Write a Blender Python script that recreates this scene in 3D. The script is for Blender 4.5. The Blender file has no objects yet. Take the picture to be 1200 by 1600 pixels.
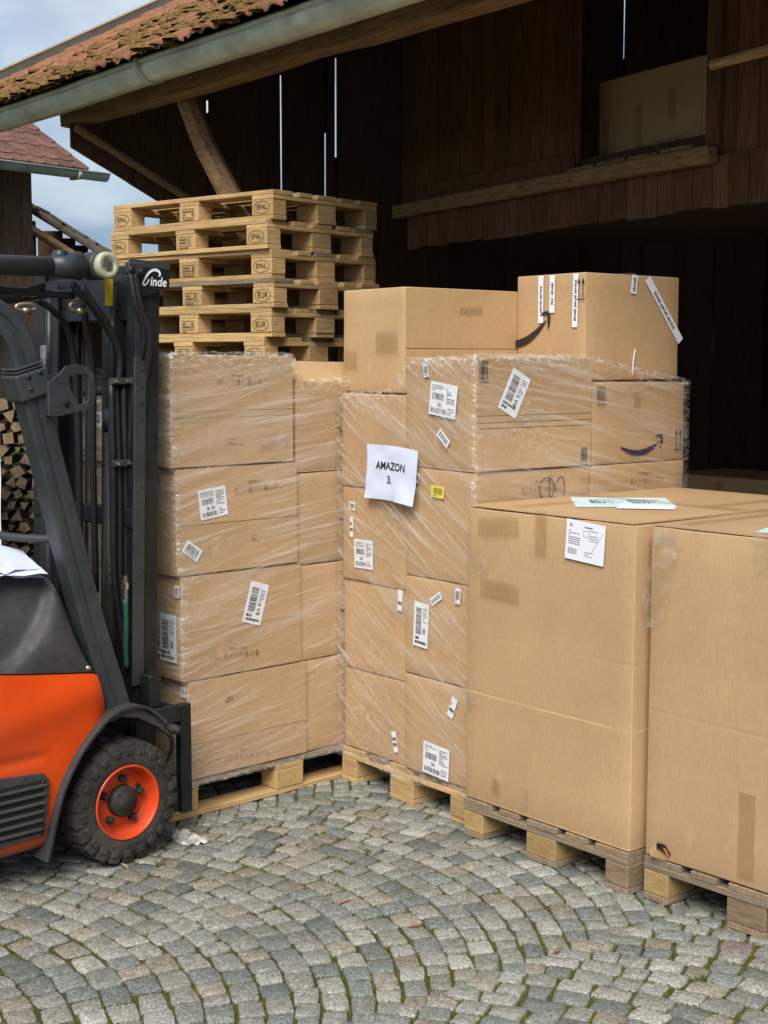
import bpy, math, random
from mathutils import Vector, Matrix, noise as mn
random.seed(7)
R = math.radians
SC = bpy.context.scene
COL = SC.collection
# ------------------------------------------------------------------ camera, sky, sun, exposure
cam_d = bpy.data.cameras.new('camera'); cam = bpy.data.objects.new('camera', cam_d); COL.objects.link(cam)
cam.location = (0, 0, 1.75); cam.rotation_euler = (R(90 - 5.963), 0, 0)
cam_d.sensor_fit = 'VERTICAL'; cam_d.sensor_height = 36; cam_d.sensor_width = 27; cam_d.lens = 2250 / 1600 * 36
cam_d.clip_end = 3000
SC.camera = cam
SC.render.resolution_x = 768; SC.render.resolution_y = 1024
SUN_EL, SUN_AZ = R(46), R(191)      # azimuth measured clockwise from +Y
w = bpy.data.worlds.new('World'); SC.world = w; w.use_nodes = True
N = w.node_tree.nodes; L = w.node_tree.links; N.clear()
out = N.new('ShaderNodeOutputWorld'); bg = N.new('ShaderNodeBackground'); sky = N.new('ShaderNodeTexSky')
sky.sky_type = 'NISHITA'; sky.sun_disc = False; sky.sun_elevation = SUN_EL; sky.sun_rotation = SUN_AZ
sky.air_density = 1.0; sky.dust_density = 2.0; sky.ozone_density = 1.0
tc = N.new('ShaderNodeTexCoord'); mp = N.new('ShaderNodeMapping'); mp.inputs['Scale'].default_value = (1, 1, 2.2)
nz = N.new('ShaderNodeTexNoise'); nz.inputs['Scale'].default_value = 3.1; nz.inputs['Detail'].default_value = 6; nz.inputs['Roughness'].default_value = .5
cr = N.new('ShaderNodeValToRGB'); cr.color_ramp.elements[0].position = .36; cr.color_ramp.elements[0].color = (.55, .55, .55, 1)
cr.color_ramp.elements[1].position = .62; cr.color_ramp.elements[1].color = (1, 1, 1, 1)
nz2 = N.new('ShaderNodeTexNoise'); nz2.inputs['Scale'].default_value = 5.5; nz2.inputs['Detail'].default_value = 5
cr2 = N.new('ShaderNodeValToRGB'); cr2.color_ramp.elements[0].position = .40; cr2.color_ramp.elements[0].color = (1.55, 2.35, 3.5, 1)
cr2.color_ramp.elements[1].position = .64; cr2.color_ramp.elements[1].color = (5.0, 5.3, 5.7, 1)
mx = N.new('ShaderNodeMix'); mx.data_type = 'RGBA'
L.new(tc.outputs['Generated'], mp.inputs['Vector']); L.new(mp.outputs[0], nz.inputs['Vector']); L.new(mp.outputs[0], nz2.inputs['Vector'])
L.new(nz.outputs['Fac'], cr.inputs[0]); L.new(nz2.outputs['Fac'], cr2.inputs[0])
L.new(cr.outputs[0], mx.inputs[0]); L.new(sky.outputs[0], mx.inputs[6]); L.new(cr2.outputs[0], mx.inputs[7])
L.new(mx.outputs[2], bg.inputs[0]); bg.inputs[1].default_value = .05; L.new(bg.outputs[0], out.inputs[0])
sd = bpy.data.lights.new('sun', 'SUN'); sun = bpy.data.objects.new('sun', sd); COL.objects.link(sun)
sd.energy = 1.5; sd.angle = R(35); sd.color = (1, .95, .87)
dv = Vector((math.sin(SUN_AZ) * math.cos(SUN_EL), math.cos(SUN_AZ) * math.cos(SUN_EL), math.sin(SUN_EL)))
sun.rotation_euler = dv.to_track_quat('Z', 'Y').to_euler()
vs = SC.view_settings; vs.view_transform = 'Standard'; vs.look = 'None'; vs.gamma = 1; vs.use_curve_mapping = False
vs.exposure = 1.68

# ------------------------------------------------------------------ materials
MATS = {}
class NT:
    def __init__(s, name):
        s.m = bpy.data.materials.new(name); s.m.use_nodes = True; s.n = s.m.node_tree.nodes; s.l = s.m.node_tree.links
        s.b = s.n['Principled BSDF']; s.o = s.n['Material Output']; MATS[name] = s.m
    def add(s, t, **kw):
        x = s.n.new('ShaderNode' + t)
        for k, v in kw.items():
            if k in x.inputs: x.inputs[k].default_value = v
            else: setattr(x, k, v)
        return x
    def link(s, a, b): s.l.new(a, b)
    def noise(s, scale, detail=4, rough=.5, vec=None, stretch=None, rot=None, coord='Object'):
        t = s.add('TexNoise', Scale=scale, Detail=detail, Roughness=rough)
        if vec is None:
            c = s.add('TexCoord'); vec = c.outputs[coord]
        if stretch or rot:
            if rot:
                q = s.add('Mapping'); q.inputs['Rotation'].default_value = rot; s.link(vec, q.inputs['Vector']); vec = q.outputs[0]
            if stretch:
                q = s.add('Mapping'); q.inputs['Scale'].default_value = stretch; s.link(vec, q.inputs['Vector']); vec = q.outputs[0]
        s.link(vec, t.inputs['Vector']); return t.outputs['Fac']
    def ramp(s, fac, stops):
        r = s.add('ValToRGB'); e = r.color_ramp.elements
        while len(e) < len(stops): e.new(.5)
        for i, (p, c) in enumerate(stops):
            e[i].position = p; e[i].color = (c, c, c, 1) if isinstance(c, (int, float)) else (*c, 1)
        s.link(fac, r.inputs[0]); return r.outputs[0]
    def mix(s, fac, a, b, mode='MIX'):
        x = s.add('Mix', data_type='RGBA', blend_type=mode)
        for sock, v in ((0, fac), (6, a), (7, b)):
            if hasattr(v, 'links'): s.link(v, x.inputs[sock])
            elif isinstance(v, (int, float)): x.inputs[sock].default_value = v if sock == 0 else (v, v, v, 1)
            else: x.inputs[sock].default_value = (*v, 1)
        return x.outputs[2]
    def math(s, op, a, b=None):
        x = s.add('Math', operation=op)
        for i, v in enumerate((a, b)):
            if v is None: continue
            if hasattr(v, 'links'): s.link(v, x.inputs[i])
            else: x.inputs[i].default_value = v
        return x.outputs[0]
    def bump(s, h, strength=.3, dist=.01):
        x = s.add('Bump', Strength=strength, Distance=dist); s.link(h, x.inputs['Height']); s.link(x.outputs[0], s.b.inputs['Normal']); return x
    def set(s, col=None, rough=None, metal=None, spec=None):
        for k, v in (('Base Color', col), ('Roughness', rough), ('Metallic', metal), ('Specular IOR Level', spec)):
            if v is None: continue
            if hasattr(v, 'links'): s.link(v, s.b.inputs[k])
            elif k == 'Base Color': s.b.inputs[k].default_value = (*v, 1)
            else: s.b.inputs[k].default_value = v
        return s
    def rnd(s): return s.add('ObjectInfo').outputs['Random']

def simple(name, col, rough=.6, metal=0, var=.15, scale=30, bump=.1, spec=.4, dirt=None):
    t = NT(name); f = t.noise(scale, 5, .6)
    c = t.ramp(f, [(.3, tuple(v * (1 - var) for v in col)), (.7, tuple(min(1, v * (1 + var)) for v in col))])
    if dirt:
        g = t.noise(4, 6, .65); g = t.ramp(g, [(.45, 0.), (.7, 1.)]); c = t.mix(t.math('MULTIPLY', g, dirt[1]), c, dirt[0])
    r = t.ramp(t.noise(scale * .4, 4), [(.3, max(0, rough - .1)), (.7, min(1, rough + .1))])
    t.set(c, r, metal, spec)
    if bump: t.bump(f, bump, .004)
    return t

def cardboard(name, base, dark=.0):
    t = NT(name); rn = t.rnd()
    c = t.mix(rn, tuple(v * .93 for v in base), tuple(v * 1.05 for v in base))
    fib = t.noise(120, 3, .7, stretch=(1, 1, .35)); c = t.mix(.5, c, t.ramp(fib, [(.25, .78), (.75, 1.15)]), 'MULTIPLY')
    big = t.noise(2.2, 5, .6); c = t.mix(.55, c, t.ramp(big, [(.3, (.80, .78, .75)), (.7, (1.1, 1.1, 1.1))]), 'MULTIPLY')
    scuff = t.noise(9, 6, .7, stretch=(1, 1, .3)); sc = t.ramp(scuff, [(.62, 0.), (.75, .35)]); c = t.mix(sc, c, tuple(min(1, v * 1.35) for v in base))
    stain = t.noise(3.3, 5, .7, rot=(.3, .5, .8)); st = t.ramp(stain, [(.60, 0.), (.74, .28)]); c = t.mix(st, c, tuple(v * .62 for v in base))
    t.set(c, .72, 0, .25)
    wv = t.add('TexWave', Scale=55, Distortion=.6, Detail=1); cc = t.add('TexCoord')
    wv.bands_direction = 'DIAGONAL'
    q = t.add('Mapping'); q.inputs['Scale'].default_value = (1, 1, 0); t.link(cc.outputs['Object'], q.inputs[0]); t.link(q.outputs[0], wv.inputs[0])
    h = t.math('ADD', t.math('MULTIPLY', wv.outputs['Fac'], .25), t.math('MULTIPLY', t.noise(14, 5, .6), 1.0))
    t.bump(h, .16, .006)
    return t
cardboard('cardboard', (.485, .320, .172))
cardboard('cardboard_pale', (.50, .33, .17))
cardboard('cardboard_bright', (.60, .44, .26))  # brightened carton colour that makes up for the weak light in the loft

def wood(name, cols, axis=0, rough=.75, scale=6, bump=.35, gray=None, knots=True, grainscale=40):
    t = NT(name); st = [14, 14, 14]; st[axis] = 1.0
    rn = t.rnd(); cb = t.add('CombineXYZ'); 
    for i in range(3): t.link(t.math('MULTIPLY', rn, 37 + 11 * i), cb.inputs[i])
    tc = t.add('TexCoord'); va = t.add('VectorMath', operation='ADD'); t.link(tc.outputs['Object'], va.inputs[0]); t.link(cb.outputs[0], va.inputs[1])
    g = t.noise(scale, 6, .6, vec=va.outputs[0], stretch=st)
    c = t.ramp(g, [(.25, cols[0]), (.5, cols[1]), (.75, cols[2])])
    v = t.mix(rn, .78, 1.15); c = t.mix(1., c, v, 'MULTIPLY')
    b = t.noise(5, 5, .6, vec=va.outputs[0]); c = t.mix(.6, c, t.ramp(b, [(.3, .72), (.65, 1.1)]), 'MULTIPLY')
    if gray:
        gg = t.ramp(t.noise(3, 6, .65, vec=va.outputs[0]), [(.4, 0.), (.62, 1.)]); c = t.mix(t.math('MULTIPLY', gg, gray[1]), c, gray[0])
    st2 = [70, 70, 70]; st2[axis] = 1.6; fg = t.noise(scale * .8, 4, .7, vec=va.outputs[0], stretch=st2); c = t.mix(.75, c, t.ramp(fg, [(.30, .45), (.48, 1.), (.72, 1.18)]), 'MULTIPLY')
    sp_ = t.ramp(t.noise(16, 6, .75, vec=va.outputs[0]), [(.60, 0.), (.70, .55)]); c = t.mix(sp_, c, tuple(v * .45 for v in cols[0]))
    t.set(c, rough, 0, .25)
    f = t.noise(scale * 3, 4, .7, vec=va.outputs[0], stretch=st)
    t.bump(f, bump, .006)
    return t
for ax, sfx in ((0, 'x'), (1, 'y')):
    wood('pallet_new_' + sfx, ((.36, .22, .085), (.52, .345, .155), (.62, .44, .23)), ax)
    wood('pallet_old_' + sfx, ((.15, .10, .06), (.27, .19, .115), (.38, .28, .18)), ax, gray=((.21, .19, .16), .6))
wood('pallet_block_new', ((.34, .21, .09), (.50, .33, .15), (.60, .42, .22)), 1, scale=9)
wood('pallet_block_old', ((.13, .085, .05), (.25, .17, .10), (.37, .26, .16)), 1, scale=9, gray=((.20, .18, .15), .5))
wood('chip_block', ((.25, .15, .05), (.46, .31, .13), (.60, .44, .22)), 1, scale=22)
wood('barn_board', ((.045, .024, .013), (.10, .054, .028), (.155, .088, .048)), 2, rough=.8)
wood('shade_board', ((.014, .010, .007), (.03, .02, .013), (.05, .034, .022)), 2, rough=.85)  # barn wood in a darkened colour, so the interior reads as deep shade
wood('loft_board', ((.085, .040, .020), (.185, .092, .046), (.27, .145, .078)), 2, rough=.8)
wood('house_board', ((.12, .068, .045), (.25, .15, .10), (.36, .23, .16)), 2, rough=.8)
wood('beam_wood', ((.14, .085, .042), (.32, .20, .10), (.44, .29, .16)), 0, rough=.8, scale=4, bump=.6)
wood('log_bark', ((.06, .045, .03), (.13, .10, .07), (.2, .16, .11)), 1, rough=.9, scale=5, bump=.6)
wood('weathered_plank', ((.08, .065, .05), (.16, .13, .10), (.25, .21, .16)), 0, rough=.85, bump=.5)
simple('log_end', (.30, .22, .14), .85, var=.45, scale=22, dirt=((.12, .10, .08), .8))

def tile_mat(name, base, moss):
    t = NT(name); rn = t.rnd()
    c = t.mix(rn, tuple(v * .7 for v in base), tuple(v * 1.25 for v in base))
    n = t.noise(11, 6, .65); c = t.mix(.6, c, t.ramp(n, [(.3, .55), (.7, 1.2)]), 'MULTIPLY')
    lich = t.ramp(t.noise(26, 5, .7), [(.60, 0.), (.70, .55)]); c = t.mix(lich, c, (.42, .36, .28))
    g = t.noise(5.5, 6, .65, coord='Generated') if False else t.noise(7, 6, .7, vec=t.add('NewGeometry').outputs['Position'])
    m = t.ramp(g, [(.50, 0.), (.66, moss)]); c = t.mix(m, c, (.13, .085, .032))
    t.set(c, .85, 0, .2); t.bump(n, .5, .01)
tile_mat('roof_clay', (.27, .115, .065), .7)
tile_mat('house_clay', (.16, .082, .060), .2)
t = NT('roof_moss'); f = t.noise(30, 6, .7); t.set(t.ramp(f, [(.3, (.07, .050, .016)), (.55, (.19, .115, .042)), (.75, (.28, .175, .075))]), .95, 0, .1); t.bump(f, .8, .02)
t = simple('zinc', (.60, .65, .58), .45, .15, var=.18, scale=6, bump=.05, dirt=((.30, .30, .18), .55))
simple('zinc_pale', (.52, .56, .47), .5, .3, var=.12, scale=9, bump=.05)

t = NT('cobblestone'); at = t.add('Attribute', attribute_name='tint'); pos = t.add('NewGeometry').outputs['Position']
n1 = t.noise(130, 4, .85, vec=pos); n2 = t.noise(38, 5, .65, vec=pos); n3 = t.noise(7, 5, .6, vec=pos)
c = t.mix(.85, at.outputs['Color'], t.ramp(n1, [(.33, .30), (.5, .95), (.66, 2.1)]), 'MULTIPLY')
c = t.mix(.7, c, t.ramp(n2, [(.3, .55), (.7, 1.3)]), 'MULTIPLY')
gr = t.ramp(n3, [(.50, 0.), (.72, .28)]); c = t.mix(gr, c, (.10, .105, .06))
t.set(c, .68, 0, .35); t.bump(t.math('ADD', t.math('MULTIPLY', n1, .25), n2), .42, .009)
t = NT('joint_soil'); pos = t.add('NewGeometry').outputs['Position']; n1 = t.noise(90, 5, .7, vec=pos); n2 = t.noise(3.2, 6, .7, vec=pos)
so = t.ramp(n1, [(.3, (.06, .046, .03)), (.6, (.135, .105, .068)), (.8, (.24, .19, .13))])
mo = t.ramp(n1, [(.3, (.035, .042, .006)), (.6, (.11, .115, .018)), (.8, (.19, .19, .045))])
c = t.mix(t.ramp(n2, [(.38, 0.), (.55, 1.)]), so, mo); t.set(c, .95, 0, .1); t.bump(n1, 1., .015)
t = NT('joint_moss'); f = t.noise(160, 4, .7); t.set(t.ramp(f, [(.3, (.045, .048, .006)), (.6, (.12, .125, .02)), (.8, (.21, .21, .055))]), .95, 0, .1)
t = NT('yard_ground'); pos = t.add('NewGeometry').outputs['Position']; n1 = t.noise(25, 6, .7, vec=pos); n2 = t.noise(.4, 5, .6, vec=pos)
t.set(t.mix(t.ramp(n2, [(.4, 0.), (.6, 1.)]), t.ramp(n1, [(.3, (.07, .068, .06)), (.7, (.17, .165, .15))]), t.ramp(n1, [(.3, (.03, .05, .012)), (.7, (.09, .13, .03))])), .95, 0, .1); t.bump(n1, .8, .03)
t = NT('leaf'); rn = t.add('ObjectInfo').outputs['Random']; f = t.noise(3, 3, .6); t.set(t.ramp(f, [(.3, (.03, .065, .012)), (.55, (.07, .12, .02)), (.75, (.13, .18, .04))]), .6, 0, .3)
simple('dry_leaf', (.32, .17, .08), .8, var=.3)

t = NT('orange_paint'); f = t.noise(3, 5, .6); d = t.noise(5, 6, .7, stretch=(1, 1, .25))
c = t.ramp(f, [(.3, (.56, .050, .003)), (.7, (.66, .066, .005))]); dm = t.ramp(d, [(.48, 0.), (.74, .5)]); c = t.mix(dm, c, (.33, .10, .045))
zz = t.add('SeparateXYZ'); tcx = t.add('TexCoord'); t.link(tcx.outputs['Object'], zz.inputs[0])
mud = t.math('MULTIPLY', t.ramp(t.math('ADD', zz.outputs[2], t.math('MULTIPLY', t.noise(14, 6, .75), .22)), [(.22, 1.), (.33, 0.)]), .75)
c = t.mix(mud, c, (.17, .105, .065)); t.set(c, t.ramp(d, [(.4, .32), (.7, .5)]), 0, .3)
t.bump(t.noise(60, 3), .04, .002)
simple('black_plastic', (.034, .035, .036), .6, var=.2, scale=60, bump=.02, dirt=((.10, .095, .085), .35))
simple('steel_dark', (.013, .017, .020), .42, .3, var=.35, scale=14, bump=.06, dirt=((.05, .047, .04), .55))
simple('guard_paint', (.033, .041, .044), .42, .1, var=.2, scale=14, bump=.05, dirt=((.075, .073, .065), .5))
simple('rubber', (.022, .021, .020), .8, var=.3, scale=60, bump=.3, dirt=((.085, .075, .06), .75))
simple('hose_rubber', (.012, .012, .013), .5, var=.2, scale=60, bump=.1)
simple('chrome', (.55, .55, .54), .25, .95, var=.1, scale=30, bump=.02)
simple('fitting', (.40, .36, .25), .35, .8, var=.2, scale=40, bump=.05)
simple('cap_olive', (.42, .42, .30), .5, .2, var=.12, scale=30, bump=.03)
simple('orange_rim', (.60, .055, .010), .4, 0, var=.12, scale=8, bump=.03, dirt=((.16, .06, .035), .45))
simple('hub_black', (.03, .028, .026), .65, .2, var=.3, scale=40, bump=.2)
simple('green_hose', (.02, .11, .05), .5)
simple('yellow_mark', (.80, .55, .02), .5, var=.05)
simple('red_mark', (.6, .04, .03), .5, var=.05)
simple('paper', (.76, .78, .84), .7, var=.03, scale=12, bump=.03)
simple('paper_blue', (.62, .68, .86), .7, var=.03, scale=12, bump=.03)
simple('doc_teal', (.56, .74, .80), .6, var=.05, scale=12, bump=.03)
simple('label_yellow', (.85, .70, .03), .6, var=.03)
simple('print_black', (.022, .020, .020), .7, var=.2, bump=0)
simple('print_gray', (.10, .09, .085), .7, var=.2, bump=0)
simple('print_brown', (.16, .095, .05), .8, var=.3, scale=80, bump=0)
simple('stamp_burn', (.085, .045, .018), .8, var=.4, scale=90, bump=0)
simple('print_violet', (.030, .020, .045), .6, var=.2, bump=0)
simple('white_paint', (.78, .80, .80), .5, var=.03, bump=0)
simple('tarp_white', (.66, .68, .62), .6, var=.08, scale=5, bump=.1)
simple('dark_void', (.012, .011, .010), .9, var=.2)  # near-black colour standing in for the shade inside holes and gaps
simple('tear_orange', (.62, .14, .05), .7, var=.2)

def clear_tape(name, tint, fac, rough=.25):
    t = NT(name); tr = t.add('BsdfTransparent'); tr.inputs[0].default_value = (*tint, 1); m = t.add('MixShader')
    f = t.noise(16, 5, .65); fc = t.ramp(f, [(.45, fac * .25), (.62, fac), (.74, min(1, fac * 3))])  # ramp peaks paint whitish glints over the clear plastic
    t.set((.72, .69, .63), rough, 0, .5); t.bump(f, .35, .006)
    t.link(fc, m.inputs[0]); t.link(tr.outputs[0], m.inputs[1]); t.link(t.b.outputs[0], m.inputs[2]); t.link(m.outputs[0], t.o.inputs[0])
clear_tape('tape_brown', (.87, .83, .77), .05, .3)
clear_tape('film_white', (.92, .92, .92), 1.1, .12)
clear_tape('tape_crumple', (.93, .91, .87), .20, .12)

def film(name, ang, ang2, base=.012, gain=.42, mixw=.75):
    t = NT(name); uv = t.add('TexCoord').outputs['UV']
    warp = t.noise(1.7, 2, .5, vec=uv); wv = t.add('VectorMath', operation='MULTIPLY_ADD')
    cb = t.add('CombineXYZ'); t.link(warp, cb.inputs[1]); t.link(cb.outputs[0], wv.inputs[0]); wv.inputs[1].default_value = (0, .05, 0); t.link(uv, wv.inputs[2])
    v = wv.outputs[0]
    a = t.noise(1.0, 3, .55, vec=v, rot=(0, 0, -R(ang)), stretch=(2.2, 62, 1)); b = t.noise(1.0, 3, .55, vec=v, rot=(0, 0, -R(ang2)), stretch=(1.4, 38, 1))
    p = t.noise(2.6, 3, .6, vec=uv); pm = t.ramp(p, [(.34, .12), (.66, 1.)])
    sa = t.ramp(a, [(.53, 0.), (.70, 1.)]); sb = t.ramp(b, [(.55, 0.), (.72, mixw)])
    s = t.math('MULTIPLY', t.math('MAXIMUM', sa, sb), pm)
    wide = t.ramp(t.noise(1.0, 2, .5, vec=v, rot=(0, 0, -R(ang2)), stretch=(.9, 10, 1)), [(.50, 0.), (.74, .15)])
    fac = t.math('ADD', t.math('ADD', t.math('MULTIPLY', s, gain), base), wide)
    h = t.math('ADD', a, t.math('MULTIPLY', b, .8)); 
    t.set((.92, .90, .86), .22, 0, .5); bp = t.bump(h, .6, .012)
    tr = t.add('BsdfTransparent'); tr.inputs[0].default_value = (1, .998, .995, 1); m = t.add('MixShader')
    t.link(fac, m.inputs[0]); t.link(tr.outputs[0], m.inputs[1]); t.link(t.b.outputs[0], m.inputs[2])
    at = t.add('Attribute', attribute_name='bunch'); bn = t.ramp(t.noise(34, 5, .75, vec=uv, stretch=(1, 1.6, 1)), [(.50, 0.), (.66, 1.)]); bq = t.math('MULTIPLY', bn, at.outputs['Fac'])
    fac2 = t.math('MINIMUM', t.math('ADD', fac, t.math('MULTIPLY', bq, .62)), .9); t.link(fac2, m.inputs[0])
    gl = t.add('BsdfGlossy', Roughness=.14); t.link(bp.outputs[0], gl.inputs['Normal']); 
    m2 = t.add('MixShader'); t.link(t.math('ADD', t.math('ADD', t.math('MULTIPLY', s, .16), .035), t.math('MULTIPLY', bq, .15)), m2.inputs[0]); t.link(m.outputs[0], m2.inputs[1]); t.link(gl.outputs[0], m2.inputs[2]); t.link(m2.outputs[0], t.o.inputs[0])
film('film_low', 7, 16)
film('film_side', 4, -8)
film('film_diag', -34, -22)
film('film_right', -9, -14)
film('film_far', -5, 20)
M = lambda n: MATS[n]

# ------------------------------------------------------------------ mesh helpers
def obj(name, V, F, mat, parent=None, smooth=False, mi=None):
    me = bpy.data.meshes.new(name); me.from_pydata([tuple(v) for v in V], [], F)
    for m in (mat if isinstance(mat, (list, tuple)) else [mat]): me.materials.append(MATS[m])
    if mi: me.polygons.foreach_set('material_index', mi)
    if smooth: me.polygons.foreach_set('use_smooth', [True] * len(me.polygons))
    me.update(); o = bpy.data.objects.new(name, me); COL.objects.link(o)
    if parent: o.parent = parent
    return o
def inst(name, me, parent=None, loc=(0, 0, 0), rot=(0, 0, 0), scale=None):
    o = bpy.data.objects.new(name, me); COL.objects.link(o); o.parent = parent; o.location = loc; o.rotation_euler = rot
    if scale: o.scale = scale
    return o
def tag(o, label=None, cat=None, group=None, kind=None):
    if label: o['label'] = label
    if cat: o['category'] = cat
    if group: o['group'] = group
    if kind: o['kind'] = kind
    return o
def empty(name, loc=(0, 0, 0), rz=0):
    o = bpy.data.objects.new(name, None); COL.objects.link(o); o.location = loc; o.rotation_euler = (0, 0, rz); o.empty_display_size = .1; return o
class Frame:
    def __init__(s, x, y, yaw): s.o = Vector((x, y, 0)); s.a = R(yaw); s.X = Vector((math.cos(s.a), math.sin(s.a), 0)); s.Y = Vector((-math.sin(s.a), math.cos(s.a), 0))
    def p(s, x, y, z=0): return s.o + s.X * x + s.Y * y + Vector((0, 0, z))
def catmull(P, n=8):
    P = [Vector(p) for p in P]; Q = [P[0] * 2 - P[1]] + P + [P[-1] * 2 - P[-2]]; o = []
    for i in range(1, len(Q) - 2):
        a, b, c, d = Q[i - 1:i + 3]
        for k in range(n):
            t = k / n; o.append(.5 * ((2 * b) + (c - a) * t + (2 * a - 5 * b + 4 * c - d) * t * t + (3 * b - a - 3 * c + d) * t ** 3))
    o.append(P[-1]); return o
class MB:
    def __init__(s): s.V = []; s.F = []; s.mi = []; s.m = 0; s.T = None
    def add(s, V, F):
        n = len(s.V); s.V += [(s.T @ Vector(v)) if s.T else Vector(v) for v in V]; s.F += [[i + n for i in f] for f in F]; s.mi += [s.m] * len(F); return s
    def box(s, x0, x1, y0, y1, z0, z1, c=0.):
        if c <= 0:
            V = [(x, y, z) for z in (z0, z1) for y in (y0, y1) for x in (x0, x1)]
            return s.add(V, [[0, 2, 3, 1], [4, 5, 7, 6], [0, 1, 5, 4], [2, 6, 7, 3], [0, 4, 6, 2], [1, 3, 7, 5]])
        V = []; idx = {}
        for zi in (0, 1):
            for yi in (0, 1):
                for xi in (0, 1):
                    for ax in range(3):
                        p = [(x0, x1)[xi], (y0, y1)[yi], (z0, z1)[zi]]
                        for k in range(3):
                            if k != ax: p[k] += c * (1, -1)[(xi, yi, zi)[k]]
                        idx[xi, yi, zi, ax] = len(V); V.append(p)
        F = []
        g = lambda b, ax: idx[b[0], b[1], b[2], ax]
        for ax in range(3):
            u, v = (ax + 1) % 3, (ax + 2) % 3
            for sd in (0, 1):
                q = []
                for a, b in ((0, 0), (1, 0), (1, 1), (0, 1)):
                    k = [0, 0, 0]; k[ax] = sd; k[u] = a; k[v] = b; q.append(g(k, ax))
                F.append(q if sd else q[::-1])
        for ax in range(3):
            u, v = (ax + 1) % 3, (ax + 2) % 3
            for a in (0, 1):
                for b in (0, 1):
                    k0 = [0, 0, 0]; k0[u] = a; k0[v] = b; k1 = list(k0); k1[ax] = 1
                    q = [g(k0, u), g(k1, u), g(k1, v), g(k0, v)]
                    F.append(q if (a + b) % 2 == 0 else q[::-1])
        for xi in (0, 1):
            for yi in (0, 1):
                for zi in (0, 1):
                    t = [idx[xi, yi, zi, a] for a in range(3)]; F.append(t if (xi + yi + zi) % 2 else t[::-1])
        return s.add(V, F)
    def tube(s, P, r, n=10, cap=True, ry=None, up=None):
        P = [Vector(p) for p in P]; V = []; F = []; up0 = Vector(up) if up else None
        nrm = None
        for i, p in enumerate(P):
            d = (P[min(i + 1, len(P) - 1)] - P[max(i - 1, 0)]).normalized()
            if nrm is None:
                nrm = (up0 or (Vector((0, 0, 1)) if abs(d.z) < .9 else Vector((1, 0, 0))))
            if up0: nrm = up0
            nrm = (nrm - d * nrm.dot(d)).normalized(); bt = d.cross(nrm)
            rr = r[i] if isinstance(r, (list, tuple)) else r
            for k in range(n):
                a = 2 * math.pi * k / n; V.append(p + nrm * math.cos(a) * rr + bt * math.sin(a) * (ry or rr))
        for i in range(len(P) - 1):
            for k in range(n): F.append([i * n + k, i * n + (k + 1) % n, (i + 1) * n + (k + 1) % n, (i + 1) * n + k])
        if cap: F += [list(range(n))[::-1], list(range((len(P) - 1) * n, len(P) * n))]
        return s.add(V, F)
    def sweep(s, P, sec, side):
        """sweep closed 2D section; section u along 'side', v along the normal in-plane"""
        P = [Vector(p) for p in P]; side = Vector(side); V = []; F = []; n = len(sec)
        for i, p in enumerate(P):
            d = (P[min(i + 1, len(P) - 1)] - P[max(i - 1, 0)]).normalized(); q = side.cross(d).normalized()
            V += [p + side * u + q * v for u, v in sec]
        for i in range(len(P) - 1):
            for k in range(n): F.append([i * n + k, i * n + (k + 1) % n, (i + 1) * n + (k + 1) % n, (i + 1) * n + k])
        F += [list(range(n))[::-1], list(range((len(P) - 1) * n, len(P) * n))]
        return s.add(V, F)
    def lathe(s, prof, n=48, T=None, close=False):
        """profile (axial y, radius) round the local Y axis"""
        V = []; F = []; m = len(prof)
        for k in range(n):
            a = 2 * math.pi * k / n
            V += [(math.cos(a) * r, y, math.sin(a) * r) for y, r in prof]
        for k in range(n):
            k2 = (k + 1) % n
            for i in range(m - 1): F.append([k * m + i, k * m + i + 1, k2 * m + i + 1, k2 * m + i])
            if close: F.append([k * m + m - 1, k * m, k2 * m, k2 * m + m - 1])
        if T: V = [T @ Vector(v) for v in V]
        return s.add(V, F)
    def prism(s, poly, y0, y1):
        """polygon in xz extruded along y"""
        n = len(poly); V = [(x, y0, z) for x, z in poly] + [(x, y1, z) for x, z in poly]
        return s.add(V, [list(range(n)), list(range(n, 2 * n))[::-1]] + [[i, i + n, (i + 1) % n + n, (i + 1) % n] for i in range(n)])
    def build(s, name, mat, parent=None, smooth=False):
        return obj(name, s.V, s.F, mat, parent, smooth, s.mi if isinstance(mat, (list, tuple)) else None)
def fix_normals(o):
    import bmesh
    b = bmesh.new(); b.from_mesh(o.data); bmesh.ops.recalc_face_normals(b, faces=b.faces); b.to_mesh(o.data); b.free(); return o
_tx = {}
def text2d(s, size=1., bold=False):
    k = (s, bold)
    if k not in _tx:
        cu = bpy.data.curves.new('t', 'FONT'); cu.body = s; cu.size = 1; cu.align_x = 'CENTER'; cu.align_y = 'CENTER'; cu.resolution_u = 3
        if bold: cu.offset = .018
        o = bpy.data.objects.new('t', cu); COL.objects.link(o); dg = bpy.context.evaluated_depsgraph_get(); e = o.evaluated_get(dg); me = e.to_mesh()
        _tx[k] = ([(v.co.x, v.co.y) for v in me.vertices], [list(p.vertices) for p in me.polygons]); e.to_mesh_clear()
        bpy.data.objects.remove(o); bpy.data.curves.remove(cu)
    V, F = _tx[k]; return [(x * size, y * size) for x, y in V], F
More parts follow.
